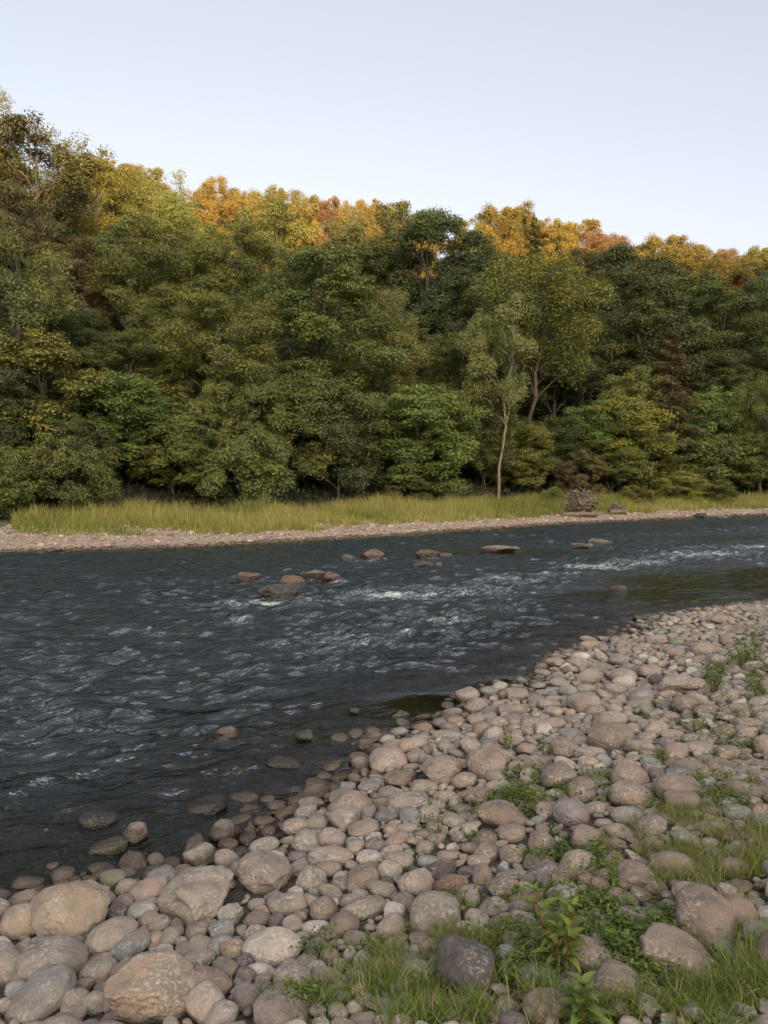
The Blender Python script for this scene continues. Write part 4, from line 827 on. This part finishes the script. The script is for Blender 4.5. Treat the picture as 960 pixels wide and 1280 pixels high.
# ------------------------------------------------------------------ driftwood, stumps, twigs
def stump(px, py, wpx, hpx, label, seed, nroot, name):
    r = np.random.default_rng(seed); g = ground(px, py); dist = g[1]; W = wpx / FPX * dist / 2; H = hpx / FPX * dist
    o = empty(name, tuple(g)); paths = []
    for k in range(nroot):
        a = r.uniform(0, math.pi * 2); e = np.array([math.cos(a) * W * r.uniform(.6, 1.05), r.uniform(-.45, .3) * W, H * .45 + math.sin(a) * H * .5 * r.uniform(.6, 1.05)]); e[2] = max(e[2], .03)
        b0 = np.array([r.normal(0, .12 * W), r.normal(0, .1), H * .42 + r.normal(0, .08) * H]); paths.append(limb(r, b0, e, .06 + .05 * r.random(), .012, 8, .5))
    tv, tf = tube(paths, 6); obj('roots', make_mesh('roots', tv, tf, 4), M_BARK, o, (.15, .11, .085))
    sv, sf = stone_shape(seed, 5, .8); me = make_mesh('soil', sv * np.array([W * .62, .22 * W + .1, H * .40]) + np.array([0, .12, H * .40]), sf, 3); obj('root_plate', me, M_GROUND, o)
    me2 = me.attributes.new('gcol', 'FLOAT_COLOR', 'POINT'); c = np.ones((len(me.vertices), 4), np.float32); c[:, :3] = (.09, .068, .05); me2.data.foreach_set('color', c.ravel())
    tv, tf = tube([limb(r, (-W * .9, -.35, .14), (W * .75, -.2, .16), .15, .12, 8, .05)], 10); obj('log', make_mesh('log', tv, tf, 4), M_BARK, o, (.14, .105, .08))
    return tag(o, label, 'stump')
stump(725, 646, 54, 42, 'uprooted tree stump with tangled roots on the far gravel', 31, 60, 'uprooted_stump')
stump(771, 643, 26, 17, 'smaller heap of driftwood roots right of the uprooted stump', 32, 26, 'driftwood_heap')
def stick(pts, r0, label, col, seed, name='stick'):
    r = np.random.default_rng(seed); Pp = np.array([ground(a, b) + np.array([0, 0, .035]) for a, b in pts]); c = Pp.mean(0)
    t = np.linspace(0, len(pts) - 1, 14); Q = np.stack([np.interp(t, range(len(pts)), Pp[:, k]) for k in range(3)], -1) - c; Q += r.normal(0, r0 * .4, Q.shape)
    tv, tf = tube([(Q, np.linspace(r0, r0 * .4, 14))], 7); o = obj(name, make_mesh(name, tv, tf, 4), M_BARK, None, col); o.location = c; return tag(o, label, 'driftwood', 'sticks lying on the near bank')
stick([(765, 1275), (777, 1245)], .009, 'short reddish-brown stick standing by the broad-leaved weed', (.22, .1, .06), 1)
stick([(915, 848), (945, 850), (975, 846)], .02, 'dark stick lying across the upper bank at the right edge', (.1, .08, .07), 2)
stick([(925, 962), (945, 968), (965, 960), (975, 950)], .014, 'pale crooked stick among stones at the right edge', (.25, .2, .16), 3)
stick([(860, 1110), (900, 1128), (950, 1135)], .006, 'thin straw-coloured twig right of the grass patch', (.26, .2, .12), 4)
stick([(880, 975), (915, 985), (950, 1000)], .008, 'thin grey twig slanting down among stones at right', (.2, .16, .13), 5)
# a leaning dead branch in front of the wood
def branch(px0, py0, px1, py1, y, r0, label, seed, col):
    r = np.random.default_rng(seed); a = at_y(px0, py0, y); b = at_y(px1, py1, y + .5); pp = [limb(r, (0, 0, 0), b - a, r0, r0 * .35, 10, .15)]
    for k in range(5): i0 = 3 + k; q = pp[0][0][i0]; pp.append(limb(r, q, q + np.array([r.normal(0, .6), r.normal(0, .3), r.uniform(.1, .8)]), r0 * .35, .008, 5, .3))
    tv, tf = tube(pp, 6); o = obj('dead_branch', make_mesh('dead_branch', tv, tf, 4), M_BARK, None, col); o.location = a; tag(o, label, 'branch', 'dead branches at the edge of the wood')

# ------------------------------------------------------------------ light
SUN_EL, SUN_AZ = R(9.0), R(165)      # azimuth clockwise from +Y
w = bpy.data.worlds.new("World"); scene.world = w; w.use_nodes = True; nt = w.node_tree; nt.nodes.clear()
sky = nt.nodes.new('ShaderNodeTexSky'); sky.sky_type = 'NISHITA'; sky.sun_disc = False; sky.sun_elevation = SUN_EL; sky.sun_rotation = SUN_AZ
sky.altitude = 100; sky.air_density = 1.0; sky.dust_density = 2.5; sky.ozone_density = 1.2
bg = nt.nodes.new('ShaderNodeBackground'); bg.inputs[1].default_value = .15; wo = nt.nodes.new('ShaderNodeOutputWorld')
hs = nt.nodes.new('ShaderNodeHueSaturation'); hs.inputs['Saturation'].default_value = .5
gm = nt.nodes.new('ShaderNodeGamma'); gm.inputs[1].default_value = .72; nt.links.new(sky.outputs[0], gm.inputs[0]); nt.links.new(gm.outputs[0], hs.inputs['Color']); geo = nt.nodes.new('ShaderNodeTexCoord'); dp = nt.nodes.new('ShaderNodeVectorMath'); dp.operation = 'DOT_PRODUCT'
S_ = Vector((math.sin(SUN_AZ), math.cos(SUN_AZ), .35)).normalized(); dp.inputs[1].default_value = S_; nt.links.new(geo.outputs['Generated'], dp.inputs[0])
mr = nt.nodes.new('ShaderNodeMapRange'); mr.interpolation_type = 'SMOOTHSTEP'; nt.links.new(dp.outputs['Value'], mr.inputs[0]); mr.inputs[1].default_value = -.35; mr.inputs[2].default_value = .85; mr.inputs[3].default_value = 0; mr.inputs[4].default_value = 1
gl_ = nt.nodes.new('ShaderNodeMix'); gl_.data_type = 'RGBA'; gl_.inputs[6].default_value = (.745, .705, .72, 1); gl_.inputs[7].default_value = (2.8, 2.65, 2.35, 1); nt.links.new(mr.outputs[0], gl_.inputs[0])  # sky dimmed ahead, boosted warm behind the camera as added fill light
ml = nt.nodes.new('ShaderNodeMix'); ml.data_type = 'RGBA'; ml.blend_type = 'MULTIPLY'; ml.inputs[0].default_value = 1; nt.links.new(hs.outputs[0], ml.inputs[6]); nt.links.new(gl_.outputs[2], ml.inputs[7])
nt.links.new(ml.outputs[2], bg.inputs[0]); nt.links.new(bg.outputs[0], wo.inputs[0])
sd = bpy.data.lights.new('sun', 'SUN'); sd.energy = 2.7; sd.angle = R(.5); sd.color = (1, .74, .43); so = bpy.data.objects.new('sun', sd); COL.objects.link(so)
dv = Vector((math.sin(SUN_AZ) * math.cos(SUN_EL), math.cos(SUN_AZ) * math.cos(SUN_EL), math.sin(SUN_EL))); so.rotation_euler = dv.to_track_quat('Z', 'Y').to_euler(); so.location = (0, -20, 60)
vs_ = scene.view_settings; vs_.view_transform = 'Standard'; vs_.look = 'None'; vs_.gamma = 1; vs_.exposure = 2.05; vs_.use_curve_mapping = False
scene.cycles.max_bounces = 6; scene.cycles.diffuse_bounces = 2; scene.cycles.glossy_bounces = 3; scene.cycles.transparent_max_bounces = 12; scene.cycles.caustics_reflective = False; scene.cycles.caustics_refractive = False
scene.cycles.sample_clamp_indirect = 4
